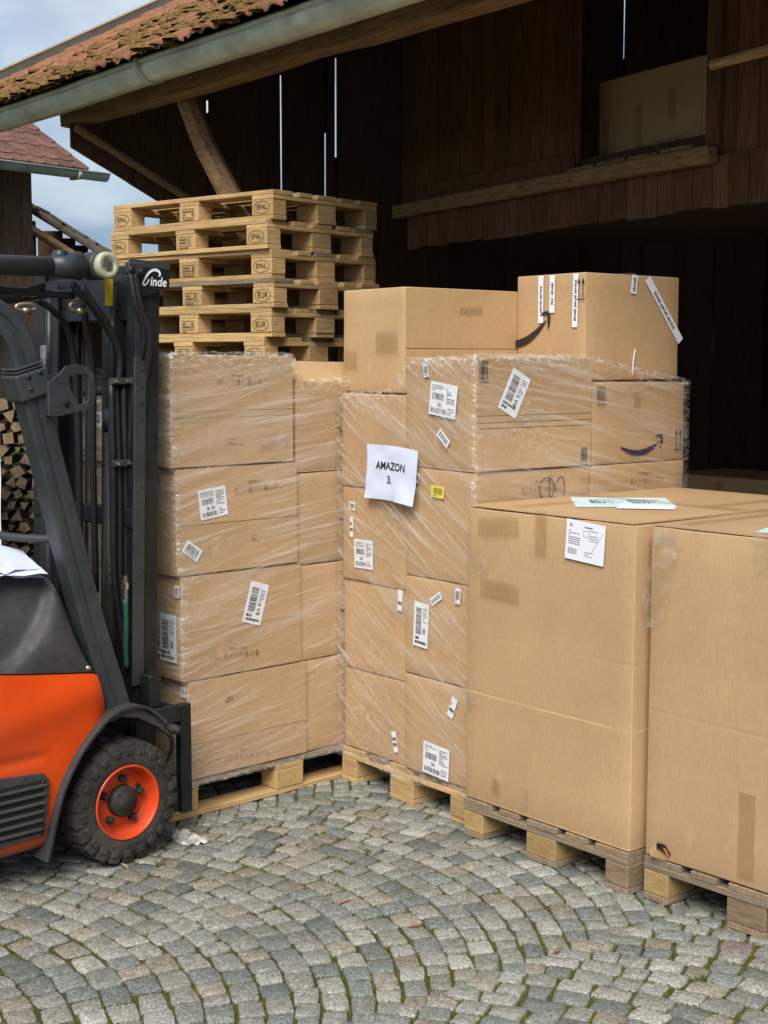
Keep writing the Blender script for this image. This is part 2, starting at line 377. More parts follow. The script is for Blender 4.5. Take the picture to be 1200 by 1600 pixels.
class Flat:
    """flat print laid out in 2D (u,v), then put on a face"""
    def __init__(s): s.V = []; s.F = []
    def poly(s, P): n = len(s.V); s.V += P; s.F.append(list(range(n, n + len(P)))); return s
    def rect(s, u0, v0, u1, v1): return s.poly([(u0, v0), (u1, v0), (u1, v1), (u0, v1)])
    def text(s, t, u, v, size, bold=False, rot=0, sx=1.):
        V, F = text2d(t, size, bold); c, q = math.cos(R(rot)), math.sin(R(rot)); n = len(s.V)
        s.V += [(u + x * sx * c - y * q, v + x * sx * q + y * c) for x, y in V]; s.F += [[i + n for i in f] for f in F]; return s
    def stroke(s, P, w0, closed=False):
        n = len(P); L_, R_ = [], []
        for i, p in enumerate(P):
            a = P[i - 1] if (i or closed) else P[0]; b = P[(i + 1) % n] if (i < n - 1 or closed) else P[-1]
            dx, dy = b[0] - a[0], b[1] - a[1]; l = math.hypot(dx, dy) or 1; w = (w0[i] if isinstance(w0, (list, tuple)) else w0) / 2
            L_.append((p[0] - dy / l * w, p[1] + dx / l * w)); R_.append((p[0] + dy / l * w, p[1] - dx / l * w))
        for i in range(n if closed else n - 1): j = (i + 1) % n; s.poly([L_[i], R_[i], R_[j], L_[j]])
        return s
    def bars(s, u0, v0, u1, v1, rnd, step=.0022, vert=True):
        x = u0 if vert else v0; e = u1 if vert else v1
        while x < e:
            w_ = step * rnd.choice((.5, .5, 1, 1.4)); x2 = min(e, x + w_)
            s.rect(x, v0, x2, v1) if vert else s.rect(u0, x, u1, x2)
            x = x2 + step * rnd.choice((.5, .8, 1.2))
        return s
    def lines(s, u0, v0, u1, v1, n, rnd, h=.4):
        """small print: rows of short word bars"""
        for i in range(n):
            v = v1 - (i + .5) * (v1 - v0) / n; hh = (v1 - v0) / n * h / 2; x = u0
            while x < u1:
                l = rnd.uniform(.06, .22) * (u1 - u0); s.rect(x, v - hh, min(u1, x + l), v + hh); x += l + .04 * (u1 - u0)
                if rnd.random() < .12: break
        return s
    def put(s, name, fr, off, mat, parent, cu=0, cv=0, rot=0, obj_parent=None):
        O, U, Vv, Nn = fr; c, q = math.cos(R(rot)), math.sin(R(rot))
        P = [O + U * (cu + x * c - y * q) + Vv * (cv + x * q + y * c) + Nn * off for x, y in s.V]
        return obj(name, P, s.F, mat, parent)
def face(dims, f):
    w_, d, h = dims; v = Vector
    return {'front': (v((0, 0, 0)), v((1, 0, 0)), v((0, 0, 1)), v((0, -1, 0))), 'left': (v((0, d, 0)), v((0, -1, 0)), v((0, 0, 1)), v((-1, 0, 0))),
            'right': (v((w_, 0, 0)), v((0, 1, 0)), v((0, 0, 1)), v((1, 0, 0))), 'top': (v((0, 0, h)), v((1, 0, 0)), v((0, 1, 0)), v((0, 0, 1)))}[f]

# ------------------------------------------------------------------ ground
g = obj('ground', [(-1500, -1500, -.03), (1500, -1500, -.03), (1500, 1500, -.03), (-1500, 1500, -.03)], [[0, 1, 2, 3]], 'yard_ground'); tag(g, kind='structure')
def grid(x0, x1, y0, y1, st, zf):
    nx = int((x1 - x0) / st); ny = int((y1 - y0) / st)
    V = [(x0 + (x1 - x0) * i / nx, y0 + (y1 - y0) * j / ny, 0) for j in range(ny + 1) for i in range(nx + 1)]; V = [(x, y, zf(x, y)) for x, y, _ in V]
    return V, [[j * (nx + 1) + i, j * (nx + 1) + i + 1, (j + 1) * (nx + 1) + i + 1, (j + 1) * (nx + 1) + i] for j in range(ny) for i in range(nx)]
V, F = grid(-6, 7, 1.2, 16, .1, lambda x, y: -.0095 + .003 * mn.noise((x * 3, y * 3, 0)))
yard = obj('cobbled_yard', V, F, 'joint_soil', smooth=True); tag(yard, kind='structure')
TINTS0 = [(.235, .237, .205), (.29, .288, .255), (.195, .21, .185), (.265, .265, .23), (.145, .170, .155), (.315, .31, .28), (.265, .240, .19), (.215, .225, .205), (.25, .256, .228), (.245, .215, .165), (.165, .18, .17), (.27, .27, .24), (.30, .295, .265), (.125, .145, .135)]
TINTS = [tuple(c * .75 + m_ * .25 for c, m_ in zip(t_, (.232, .238, .215))) for t_ in TINTS0]
def fan_cobbles():
    ax = Vector((.8, .6)); la = Vector((.6, -.8)); out = []; Rr = 1.32; pw = .090; half = R(40); Wd = 2 * Rr * math.sin(half)
    rnd = random.Random(3)
    for lane in range(-4, 5):
        s0 = -3.82 + lane * Wd
        for k in range(-95, 95):
            t0 = k * pw + (pw * .5 if lane % 2 else 0) + 2
            n = 19 + rnd.choice((0, 0, 1)); cuts = [0.]
            for i in range(n): cuts.append(cuts[-1] + rnd.uniform(.7, 1.3))
            cuts = [-half + 2 * half * c / cuts[-1] for c in cuts]
            cx0 = la * s0 + ax * t0
            mid = cx0 + ax * Rr
            if not (-4.5 < mid.x < 4.5 and 1.5 < mid.y < 10): continue
            for i in range(n):
                a0, a1 = cuts[i], cuts[i + 1]; pts = []
                def P(a, off):
                    # arcs of one radius shifted along the lane axis
                    return cx0 + ax * (Rr * math.cos(a) + off) + la * (Rr * math.sin(a))
                nr = lambda a: ax * math.cos(a) + la * math.sin(a)
                q = [P(a0, 0), P(a1, 0), P(a1, 0) + nr(a1) * pw * math.cos(a1), P(a0, 0) + nr(a0) * pw * math.cos(a0)]
                c = (q[0] + q[1] + q[2] + q[3]) / 4
                if not (-2.6 < c.x < 2.6 and 2.5 < c.y < 8.2): continue
                out.append((q, c))
    return out
def stone_mesh(q, c, rnd):
    q = [p + Vector((rnd.uniform(-.007, .007), rnd.uniform(-.007, .007))) for p in q]
    ring = []
    for i in range(4):
        a, b = q[i], q[(i + 1) % 4]
        for t in (.07, .5, .93):
            p = a.lerp(b, t)
            if t != .5: p = p.lerp(c, .02)
            ring.append(p.lerp(c, rnd.uniform(.05, .105) if t == .5 else rnd.uniform(.055, .125)))
    top = rnd.uniform(-.0035, .0035); tx, ty = rnd.uniform(-.03, .03), rnd.uniform(-.03, .03)
    V = []; n = len(ring)
    for f, z in ((1., -.030), (1.0, -.0065), (.955, -.0016), (.86, .0006)):
        for p in ring:
            d = (p - c) * f; zz = z + top + d.x * tx + d.y * ty + (rnd.uniform(-.0015, .0015) if f < 1 else 0)
            V.append((c.x + d.x, c.y + d.y, zz))
    V.append((c.x, c.y, top + .0008)); F = []
    for l in range(3):
        for i in range(n): j = (i + 1) % n; F.append([l * n + i, l * n + j, (l + 1) * n + j, (l + 1) * n + i])
    for i in range(n): F.append([3 * n + i, 3 * n + (i + 1) % n, 4 * n])
    return V, F
def set_tint(me, cols):
    a = me.color_attributes.new('tint', 'FLOAT_COLOR', 'POINT'); fl = []
    for c in cols: fl += [c[0], c[1], c[2], 1]
    a.data.foreach_set('color', fl)
st = fan_cobbles(); rnd = random.Random(11)
def inframe(c): 
    px = 600 + c.x / c.y * 2250; py = 565 + 1.75 * 2250 / c.y
    if not (-10 < px < 1210 and py < 1640): return False
    if px < 300 and py < 1360 - px * .25: return False           # under the forklift
    if px < 540 and py < 1290 - (px - 290) * .27: return False
    if px > 540 and py < 1215 + (px - 540) * .28: return False
    if px > 720 and py < 1300 + (px - 720) * .34: return False
    return True
vis = sorted([s for s in st if inframe(s[1])], key=lambda s: s[1].y)[:300]; ids = {id(s) for s in vis}
FV, FF, FC = [], [], []
for s in st:
    v, f = stone_mesh(s[0], s[1], rnd)
    k = mn.noise((s[1].x * .9, s[1].y * .9, 4)); b = rnd.choice(TINTS); m_ = rnd.uniform(.72, 1.12) * (1 + .12 * k); b = tuple(x * m_ for x in b)
    if rnd.random() < .004: b = (.20, .15, .14)
    if id(s) in ids:
        o = obj('cobble', v, f, 'cobblestone', yard, True); set_tint(o.data, [b] * len(v))
    else:
        n = len(FV); FV += v; FF += [[i + n for i in q] for q in f]; FC += [b] * len(v)
o = obj('cobble_field', FV, FF, 'cobblestone', yard, True); set_tint(o.data, FC); tag(o, kind='stuff')
# moss tufts in the joints
MV, MF = [], []; rnd = random.Random(5)
for q, c in st:
    if not (c.y < 6.2 and -1.6 < c.x < 1.9): continue
    if mn.noise((c.x * 1.3 + 9, c.y * 1.3, 0)) < rnd.uniform(-.5, .2): continue
    for e in range(2):
        a, b = q[e + 1], q[(e + 2) % 4]
        for k in range(rnd.randint(7, 16)):
            p = a.lerp(b, rnd.random()) + Vector((rnd.gauss(0, .0035), rnd.gauss(0, .0035))); r_ = rnd.uniform(.002, .0048); n = len(MV); z = -.0095
            for i in range(5):
                an = i * 1.257 + rnd.random(); MV.append((p.x + math.cos(an) * r_, p.y + math.sin(an) * r_, z))
            MV.append((p.x, p.y, z + r_ * 2.2)); MF += [[n + i, n + (i + 1) % 5, n + 5] for i in range(5)]
o = obj('joint_moss', MV, MF, 'joint_moss', yard); tag(o, kind='stuff')
# ------------------------------------------------------------------ barn
B = Frame(-2.379, 9.133, -52.4); TP = .531; PIT = math.atan(TP)
barn = empty('barn', B.o, B.a)
tag(barn, 'dark timber barn with mossy red tile roof and zinc gutter behind the boxes', 'barn')
def board(root, x0, x1, y0, y1, z0, z1, mat='barn_board', name='board', T=None, c=.002):
    m = MB(); m.T = T; m.box(x0, x1, y0, y1, z0, z1, c); return m.build(name, mat, root)
rnd = random.Random(21)
# gable wall: vertical boards, a few open gaps between them
gaps = {1.27: (3.37, 3.45), 1.845: (2.0, 3.68), 2.21: (2.4, 3.33), 2.30: (3.17, 3.85), 4.72: (4.1, 5.2), 5.18: (4.2, 5.3), 5.43: (4.2, 5.2), 6.36: (1.8, 2.05), 6.64: (2.1, 2.3), 7.08: (1.2, 1.55)}
edges = [.3]
for gp in sorted(gaps):
    n = max(1, round((gp - .01 - edges[-1]) / .2)); a = edges[-1]
    for i in range(1, n + 1): edges.append(a + (gp - a) * i / n)
edges.append(7.3)
ge = sorted(gaps)
for i in range(len(edges) - 1):
    y0, y1 = edges[i], edges[i + 1]; ym = (y0 + y1) / 2
    lo = (3.06 - .48 * (ym - .3) + rnd.uniform(-.02, .02)) if ym < 1.15 else -.01
    gw = .024 if y1 < 4 else .018
    if any(abs(y0 - q) < 1e-6 for q in ge): y0 += gw * .5
    if any(abs(y1 - q) < 1e-6 for q in ge): y1 -= gw * .5
    else: y1 += .012
    top = 3.255 + TP * min(ym, 9.6 - ym); dx = .004 * (i % 2)
    if lo > 1:
        za, zb = 3.06 - .48 * (y0 - .3), 3.06 - .48 * (y1 - .3); x0, x1 = .345 + dx, .367 + dx; m = MB(); m.add([(x0, y0, za), (x1, y0, za), (x1, y1, zb), (x0, y1, zb), (x0, y0, top), (x1, y0, top), (x1, y1, top), (x0, y1, top)], [[0, 3, 2, 1], [4, 5, 6, 7], [0, 1, 5, 4], [1, 2, 6, 5], [2, 3, 7, 6], [3, 0, 4, 7]]); m.build('board', 'barn_board', barn)
    else: board(barn, .345 + dx, .367 + dx, y0, y1, lo, top, T=Matrix.Translation((0, ym, 3)) @ Matrix.Rotation(rnd.uniform(-.006, .006), 4, 'X') @ Matrix.Translation((0, -ym, -3)))
for gp, (z0, z1) in gaps.items():                       # cover strips close the rest of each gap
    top = 3.2 + TP * min(gp, 9.6 - gp)
    if z0 > .5: board(barn, .325, .344, gp - .05, gp + .05, (2.4 if gp < 1.3 else 0), z0, name='cover_strip')
    board(barn, .325, .344, gp - .05, gp + .05, z1, top, name='cover_strip')
# eaves timbers
m = MB(); P = []
sec = [(-.075, -.044), (-.04, -.052), (.075, -.047), (.08, .040), (.0, .050), (-.07, .043)]
pts = [(.24 + i * .16, .36 + .014 * mn.noise((i * .31, 0, 0)), 3.240 + .018 * mn.noise((i * .27, 5, 0)) + .004 * mn.noise((i * 1.7, 8, 0))) for i in range(54)]
m.sweep(pts, sec, (0, 1, 0)); fix_normals(m.build('wall_plate', 'beam_wood', barn))
for i in range(11):
    x = .62 + i * .82; m = MB(); T = Matrix.Translation((x, .13, 3.305)) @ Matrix.Rotation(PIT, 4, 'X'); m.T = T; m.box(-.045, .045, 0, 5.3, -.05, .045, .004); m.build('rafter', 'barn_board', barn)
m = MB(); m.tube([(1.49, .47, 3.20), (1.66, .48, 2.93), (1.89, .5, 2.64), (2.15, .52, 2.3)], .062, 8); m.build('brace', 'beam_wood', barn)
m = MB(); m.tube([(.43, .30, 3.17), (.44, .98, 2.84), (.44, 1.6, 2.52)], .026, 8); m.build('brace', 'beam_wood', barn)
for x in (2.15, 6.3): m = MB(); m.box(x - .07, x + .07, .46, .60, 0, 3.08, .006); m.build('post', 'beam_wood', barn) if x > 3 else None
# roof deck
m = MB(); m.add([(-4, .04, 3.315 + TP * .04), (9, .04, 3.315 + TP * .04), (9, 4.8, 3.315 + TP * 4.8), (-4, 4.8, 3.315 + TP * 4.8), (-4, .04, 3.29 + TP * .04), (9, .04, 3.29 + TP * .04), (9, 4.8, 3.29 + TP * 4.8), (-4, 4.8, 3.29 + TP * 4.8)],
     [[0, 1, 2, 3], [7, 6, 5, 4], [0, 4, 5, 1], [3, 2, 6, 7], [0, 3, 7, 4], [1, 5, 6, 2]]); m.build('roof_deck', 'barn_board', barn)
m = MB(); m.add([(.30, 4.801, 5.86), (9, 4.801, 5.86), (9, 9, 3.63), (.30, 9, 3.63), (.30, 4.801, 5.82), (9, 4.801, 5.82), (9, 9, 3.59), (.30, 9, 3.59)],
     [[0, 1, 2, 3], [7, 6, 5, 4], [0, 4, 5, 1], [3, 2, 6, 7], [0, 3, 7, 4], [1, 5, 6, 2]]); m.build('rear_roof', 'barn_board', barn)
# tiles of the front slope
TW, TL = .142, .30
def tile_mesh():
    V = []; F = []; n = 7
    prof = [(i / (n - 1), -.014 * math.cos(2 * math.pi * i / (n - 1)) + (.006 if i in (0, n - 1) else 0)) for i in range(n)]
    for j, (yy, up) in enumerate(((-.03, .022), (.20, .014), (.39, 0))):
        V += [(x * (TW + .012), yy, z + up + .018) for x, z in prof]
    V += [(x * (TW + .012), -.03, z + .022) for x, z in prof]
    for j in range(2):
        for i in range(n - 1): F.append([j * n + i, j * n + i + 1, (j + 1) * n + i + 1, (j + 1) * n + i])
    for i in range(n - 1): F.append([3 * n + i, 3 * n + i + 1, i + 1, i])
    return V, F
tv, tf = tile_mesh(); tm = bpy.data.meshes.new('roof_tile'); tm.from_pydata(tv, [], tf); tm.materials.append(M('roof_clay')); tm.polygons.foreach_set('use_smooth', [True] * len(tm.polygons))
tiles = []
for r_ in range(17):
    for c_ in range(91):
        s_ = -.04 + r_ * TL; x = -3.98 + c_ * TW; tiles.append((x + rnd.uniform(-.006, .006), s_ + rnd.uniform(-.012, .012), rnd.uniform(-.02, .02), rnd.uniform(-.006, .01)))
cp, sp = math.cos(PIT), math.sin(PIT)
def tile_T(t): return Matrix.Translation((t[0], .0 + t[1] * cp, 3.322 + t[1] * sp + t[3])) @ Matrix.Rotation(PIT, 4, 'X') @ Matrix.Rotation(t[2], 4, 'Z')
def tile_px(t):
    q = B.p(t[0], t[1] * cp, 3.32 + t[1] * sp); d = q.y
    return 600 + q.x / d * 2250, 565 - (q.z - 1.75) / d * 2250, d
seen = sorted([t for t in tiles if -40 < tile_px(t)[0] < 700 and tile_px(t)[1] > -60], key=lambda t: tile_px(t)[2])[:300]; sid = {id(t) for t in seen}
FV, FF = [], []
for t in tiles:
    T = tile_T(t)
    if id(t) in sid: o = inst('roof_tile', tm, barn); o.matrix_local = T
    else:
        n = len(FV); FV += [T @ Vector(v) for v in tv]; FF += [[i + n for i in f] for f in tf]
o = obj('roof_tile_field', FV, FF, 'roof_clay', barn, True); tag(o, kind='stuff')
# moss cushions on the tiles
MV, MF = [], []
for t in seen:
    k = mn.noise((t[0] * .9, t[1] * 1.4, 3))
    for j in range(rnd.randint(0, 4) + (5 if k > .0 else 0)):
        p = tile_T(t) @ Vector((rnd.uniform(0, TW), rnd.choice((-.03, -.02, rnd.uniform(0, .3))), .04 + rnd.uniform(-.01, .012)))
        rx = rnd.uniform(.02, .065); rz = rx * rnd.uniform(.35, .6); n = len(MV)
        for a_ in range(3):
            for b_ in range(8):
                th = a_ / 3 * 1.45; ph = b_ * math.pi / 4; jj = 1 + rnd.uniform(-.22, .22)
                MV.append((p.x + math.cos(ph) * math.cos(th) * rx * jj, p.y + math.sin(ph) * math.cos(th) * rx * jj * .8, p.z + math.sin(th) * rz * jj - .012))
        MV.append((p.x, p.y, p.z + rz - .012))
        for a_ in range(2):
            for b_ in range(8): MF.append([n + a_ * 8 + b_, n + a_ * 8 + (b_ + 1) % 8, n + a_ * 8 + 8 + (b_ + 1) % 8, n + a_ * 8 + 8 + b_])
        MF += [[n + 16 + b_, n + 16 + (b_ + 1) % 8, n + 24] for b_ in range(8)]
o = obj('roof_moss', MV, MF, 'roof_moss', barn, True); tag(o, kind='stuff')
# verge flashing
m = MB()
for (dx0, dx1, dz0, dz1) in ((-.06, .05, -.06, .135), ):
    V = []
    for y in (.0, 4.8): V += [(-4.03 + a, y, 3.34 + TP * y + b) for a, b in ((dx0, dz0), (dx0, dz1), (dx1, dz1), (dx1, dz1 - .02), (dx0 + .015, dz1 - .02), (dx0 + .015, dz0))]
    m.add(V, [[i, (i + 1) % 6, 6 + (i + 1) % 6, 6 + i] for i in range(6)] + [list(range(6)), list(range(6, 12))[::-1]])
fix_normals(m.build('verge_flashing', 'zinc_pale', barn))
# gutter
GR = .090; GZ = 3.292
def gutter(x0, x1, nx, r, root, name, bead=True):
    m = MB(); V = []; F = []; K = 16
    prof = [(.09 - math.cos(math.pi * k / K) * r, GZ - math.sin(math.pi * k / K) * r) for k in range(K + 1)] + [(.09 + math.cos(math.pi * k / K) * (r - .004), GZ - math.sin(math.pi * k / K) * (r - .004)) for k in range(K + 1)]
    nn = len(prof)
    for i in range(nx + 1):
        x = x0 + (x1 - x0) * i / nx; dz = .006 * mn.noise((x * .8, 0, 9)); V += [(x, a, b + dz) for a, b in prof]
    for i in range(nx):
        for k in range(nn): F.append([i * nn + k, i * nn + (k + 1) % nn, (i + 1) * nn + (k + 1) % nn, (i + 1) * nn + k])
    F += [list(range(nn)), list(range(nx * nn, (nx + 1) * nn))[::-1]]
    m.add(V, F)
    if bead: m.tube([(x0 + (x1 - x0) * i / nx, .004, GZ + .012 + .006 * mn.noise(((x0 + (x1 - x0) * i / nx) * .8, 0, 9))) for i in range(nx + 1)], .014, 8)
    return fix_normals(m.build(name, 'zinc', root, True))
gu = gutter(-4.05, 8.5, 60, GR, barn, 'gutter')
for x in (1.79, 4.9, -1.6):
    gutter(x - .018, x + .018, 2, GR + .006, gu, 'gutter_joint')
    m = MB(); m.box(x - .012, x + .012, -.02, .01, GZ - .02, GZ + .032, .003); m.build('joint_clip', 'zinc', gu)
for i in range(14):
    x = -3.5 + i * .9
# loft wall (slightly skewed inside the barn)
LF = Frame(1.789, 6.826, -61); LBK = Frame(2.265, 8.64, -61)
BI = (Matrix.Translation(B.o) @ Matrix.Rotation(B.a, 4, 'Z')).inverted()
LT = BI @ (Matrix.Translation(LF.o) @ Matrix.Rotation(LF.a, 4, 'Z')); LTB = BI @ (Matrix.Translation(LBK.o) @ Matrix.Rotation(LBK.a, 4, 'Z'))
a = -3.44; i = 0
while a < 2.4:
    b = min(2.4, a + rnd.uniform(.12, .19))
    if a < -1.485 < b: b = -1.485
    if a < -.41 < b: b = -.41
    z0 = 3.95 if (a > -1.49 and b < -.40) else 2.715
    board(barn, a, b - .003, .004 * (i % 2), .022 + .004 * (i % 2), z0, 4.10, 'loft_board', T=LT); a = b; i += 1
a = -3.32
while a < 2.4:
    b = a + rnd.uniform(.10, .16)
    board(barn, a, b - .005, -.026, -.005, 2.493 + rnd.uniform(-.01, .01), 2.74, 'loft_board', T=LT); a = b
board(barn, -3.40, -.31, -.105, -.028, 2.700, 2.785, 'beam_wood', 'sill_beam', LT, .01)
board(barn, -3.08, -1.50, -.045, -.004, 2.79, 2.893, 'loft_board', 'ledger_board', LT, .005)
for q in range(4): board(barn, -1.47 + q * .26, -1.235 + q * .26, -.08, .02, 2.787, 2.803 + .005 * (q % 2), 'beam_wood', 'sill_board', LT, .003)
board(barn, -.41, -.315, -.032, -.003, 2.793, 4.06, 'loft_board', 'door_post', LT, .004)
board(barn, -3.4, 4.0, .03, 2.5, 2.62, 2.865, 'barn_board', 'loft_floor', LT)
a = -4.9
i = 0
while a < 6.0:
    b = a + rnd.uniform(.2, .3); board(barn, a, b + .01, 3.2 + .004 * (i % 2), 3.225 + .004 * (i % 2), -.01, 4.45, 'shade_board', T=LTB); a = b; i += 1
board(barn, 8.9, 8.93, .5, 7.5, -.01, 2.85, 'shade_board', 'shade_end_wall')  # unseen wall added low to darken the interior, left open above for light
m = MB(); m.T = LT; m.tube([(.49, -.79, 2.949), (.83, -.79, 2.952), (2.05, -.75, 2.96)], .021, 8); m.build('pole', 'beam_wood', barn)
m = MB(); m.T = LT; m.box(1.98, 2.10, -.81, -.70, 0, 3.65, .006); m.build('post', 'beam_wood', barn)

simple('bounce_concrete', (.42, .40, .36), .85, var=.15, scale=4, bump=.1)
m = MB(); m.box(.40, 9.5, 1.3, 8.5, -.06, .006); fl_ = m.build('added_bounce_floor', 'bounce_concrete'); fl_.location = B.o; fl_.rotation_euler = (0, 0, B.a); tag(fl_, kind='structure')  # unseen pale floor added to bounce light up into the loft
# ------------------------------------------------------------------ neighbouring house, shed, wood pile behind the forklift
H = Frame(-3.0, 15.0, 50); HP = math.atan(.588)
house = empty('house', H.o, H.a); tag(house, 'brown boarded house with scalloped clay tile roof at the left edge', 'house')
a = -5.0
while a < -.36:
    b = min(-.355, a + rnd.uniform(.16, .24)); board(house, a, b - .004, .5 + rnd.uniform(0, .006), .53, 0, 4.0, 'house_board'); a = b
a = .54
while a < 4: b = a + .22; board(house, -.385, -.36, a, b - .004, 0, 3.72 + .55 * a, 'house_board'); a = b
m = MB(); m.add([(-5, .02, 3.69), (0, .02, 3.69), (0, 4.2, 6.15), (-5, 4.2, 6.15), (-5, .02, 3.65), (0, .02, 3.65), (0, 4.2, 6.11), (-5, 4.2, 6.11)], [[0, 1, 2, 3], [7, 6, 5, 4], [0, 4, 5, 1], [3, 2, 6, 7], [0, 3, 7, 4], [1, 5, 6, 2]]); m.build('roof_deck', 'house_board', house)
V = []; K = 7
pr = [(0, .36), (0, .0)] + [(.09 - .09 * math.cos(math.pi * k / K), -.05 * math.sin(math.pi * k / K)) for k in range(1, K)] + [(.18, 0), (.18, .36)]
V = [(x, y, .016 - y * .03) for x, y in pr] + [(x, y, .002 - y * .03) for x, y in pr]; n = len(pr)
hm = bpy.data.meshes.new('roof_tile'); hm.from_pydata(V, [], [list(range(n))[::1], list(range(n, 2 * n))[::-1]] + [[i, i + n, (i + 1) % n + n, (i + 1) % n] for i in range(n)]); hm.materials.append(M('house_clay'))
for r_ in range(16):
    for c_ in range(13):
        x = -.185 * (c_ + 1) + (.0925 if r_ % 2 else 0)
        if x > -.1: continue
        s_ = r_ * .155
        o = inst('roof_tile', hm, house, (x, .03 + s_ * math.cos(HP), 3.712 + s_ * math.sin(HP) + .004 * (r_ % 2)), (HP + rnd.uniform(-.01, .01), 0, rnd.uniform(-.02, .02)))
FV, FF = [], []; hv = [v.co.copy() for v in hm.vertices]; hf = [list(p.vertices) for p in hm.polygons]
for r_ in range(31):
    for c_ in range(27):
        if r_ < 16 and c_ < 13: continue
        x = -.185 * (c_ + 1) + (.0925 if r_ % 2 else 0); s_ = r_ * .155
        if x > -.1: continue
        T = Matrix.Translation((x, .03 + s_ * math.cos(HP), 3.712 + s_ * math.sin(HP) + .004 * (r_ % 2))) @ Matrix.Rotation(HP, 4, 'X'); n = len(FV); FV += [T @ v for v in hv]; FF += [[i + n for i in f] for f in hf]
o = obj('roof_tile_field', FV, FF, 'house_clay', house); tag(o, kind='stuff')
m = MB()
for rr, nm in ((.07, 0),):
    K = 12; V = []; F = []
    for x in (-5, .18): V += [(x, -.02 - math.cos(math.pi * k / K) * rr, 3.66 - math.sin(math.pi * k / K) * rr) for k in range(K + 1)]
    F = [[k, k + 1, K + 2 + k, K + 1 + k] for k in range(K)] + [list(range(K + 1, 2 * K + 2))]
    m.add(V, F); m.tube([(-5, -.092, 3.665), (.18, -.092, 3.665)], .012, 6); m.box(-.22, -.18, -.1, .06, 3.58, 3.668)
m.build('gutter', 'zinc', house, True)

S = Frame(-4.1, 16.6, 0)
shed = empty('shed', S.o, 0); tag(shed, 'weathered lean-to shed with sagging plank roof beside the brown house', 'shed')
for i in range(9):
    T = Matrix.Translation((-.15, .05 + i * .22, 3.60 + rnd.uniform(-.03, .03))) @ Matrix.Rotation(R(32) + rnd.uniform(-.02, .02), 4, 'Y'); m = MB(); m.T = T
    m.box(0, 1.9 + rnd.uniform(-.12, .1), 0, .21, -.02, .02, .003); m.build('plank', 'weathered_plank', shed)
for i in range(10):
    T = Matrix.Translation((-.1 + i * .13, .02 + rnd.random() * .2, 3.62 - i * .081 + rnd.uniform(.0, .03))) @ Matrix.Rotation(R(32 + rnd.uniform(-8, 8)), 4, 'Y') @ Matrix.Rotation(rnd.uniform(-.6, .6), 4, 'Z'); m = MB(); m.T = T
    m.box(0, rnd.uniform(.1, .2), 0, rnd.uniform(.06, .14), .0, .035, .004); m.build('shingle', 'weathered_plank', shed)
for i in range(14): board(shed, -.3 + i * .16, -.145 + i * .16, 1.95, 1.98, 0, 3.4 - max(0, i - 1) * .09, 'barn_board')
for x, h in ((.05, 3.35), (1.2, 2.65)): m = MB(); m.tube([(x, .15, 0), (x, .15, h)], .06, 8); m.build('post', 'log_bark', shed)
m = MB(); m.tube([(-.2, .1, 3.42), (1.3, .1, 2.50)], .05, 8); m.build('rafter', 'beam_wood', shed)

wp = empty('firewood_pile', (-3.35, 12.2, 0)); tag(wp, 'stacked split firewood beside the white sheet behind the forklift', 'firewood')
k = 0
for r_ in range(15):
    for c_ in range(14):
        rr = rnd.uniform(.035, .066); x = c_ * .115 + (.057 if r_ % 2 else 0) + rnd.uniform(-.01, .01); z = .06 + r_ * .095
        n = rnd.choice((3, 3, 4, 4, 5)); ph = rnd.random() * 6; poly = [(x + math.cos(ph + 2 * math.pi * i / n) * rr * rnd.uniform(.75, 1.2), z + math.sin(ph + 2 * math.pi * i / n) * rr * rnd.uniform(.85, 1.12)) for i in range(n)]
        m = MB(); y0 = rnd.uniform(-.03, .03); V = [(a_, y0, b_) for a_, b_ in poly] + [(a_, .34, b_) for a_, b_ in poly]
        m.add(V, [[i, i + n, (i + 1) % n + n, (i + 1) % n] for i in range(n)]); m.m = 1; m.add(V, [list(range(n)), list(range(n, 2 * n))[::-1]]); m.build('log', ['log_bark', 'log_end'], wp)
for i in range(3): m = MB(); m.tube([(.2, .1 + i * .1, 1.50 + .045 * i), (1.9, .0 + i * .12, 1.53 + .05 * i)], .035, 8); m.build('pole', 'log_bark', wp)
m = MB(); V = []; F = []; nx, nzz = 26, 24
for j in range(nzz + 1):
    for i in range(nx + 1):
        x = i / nx * 1.05; z = j / nzz * 1.62; V.append((x, .02 * math.sin(x * 11 + z * 2) + .05 * mn.noise((x * 3, z * 3, 0)), z))
F = [[j * (nx + 1) + i, j * (nx + 1) + i + 1, (j + 1) * (nx + 1) + i + 1, (j + 1) * (nx + 1) + i] for j in range(nzz) for i in range(nx)]
o = obj('hanging_sheet', V, F, 'tarp_white', None, True); o.location = (-4.10, 11.4, 0); tag(o, 'white plastic sheet hanging beside the firewood behind the forklift', 'sheet')
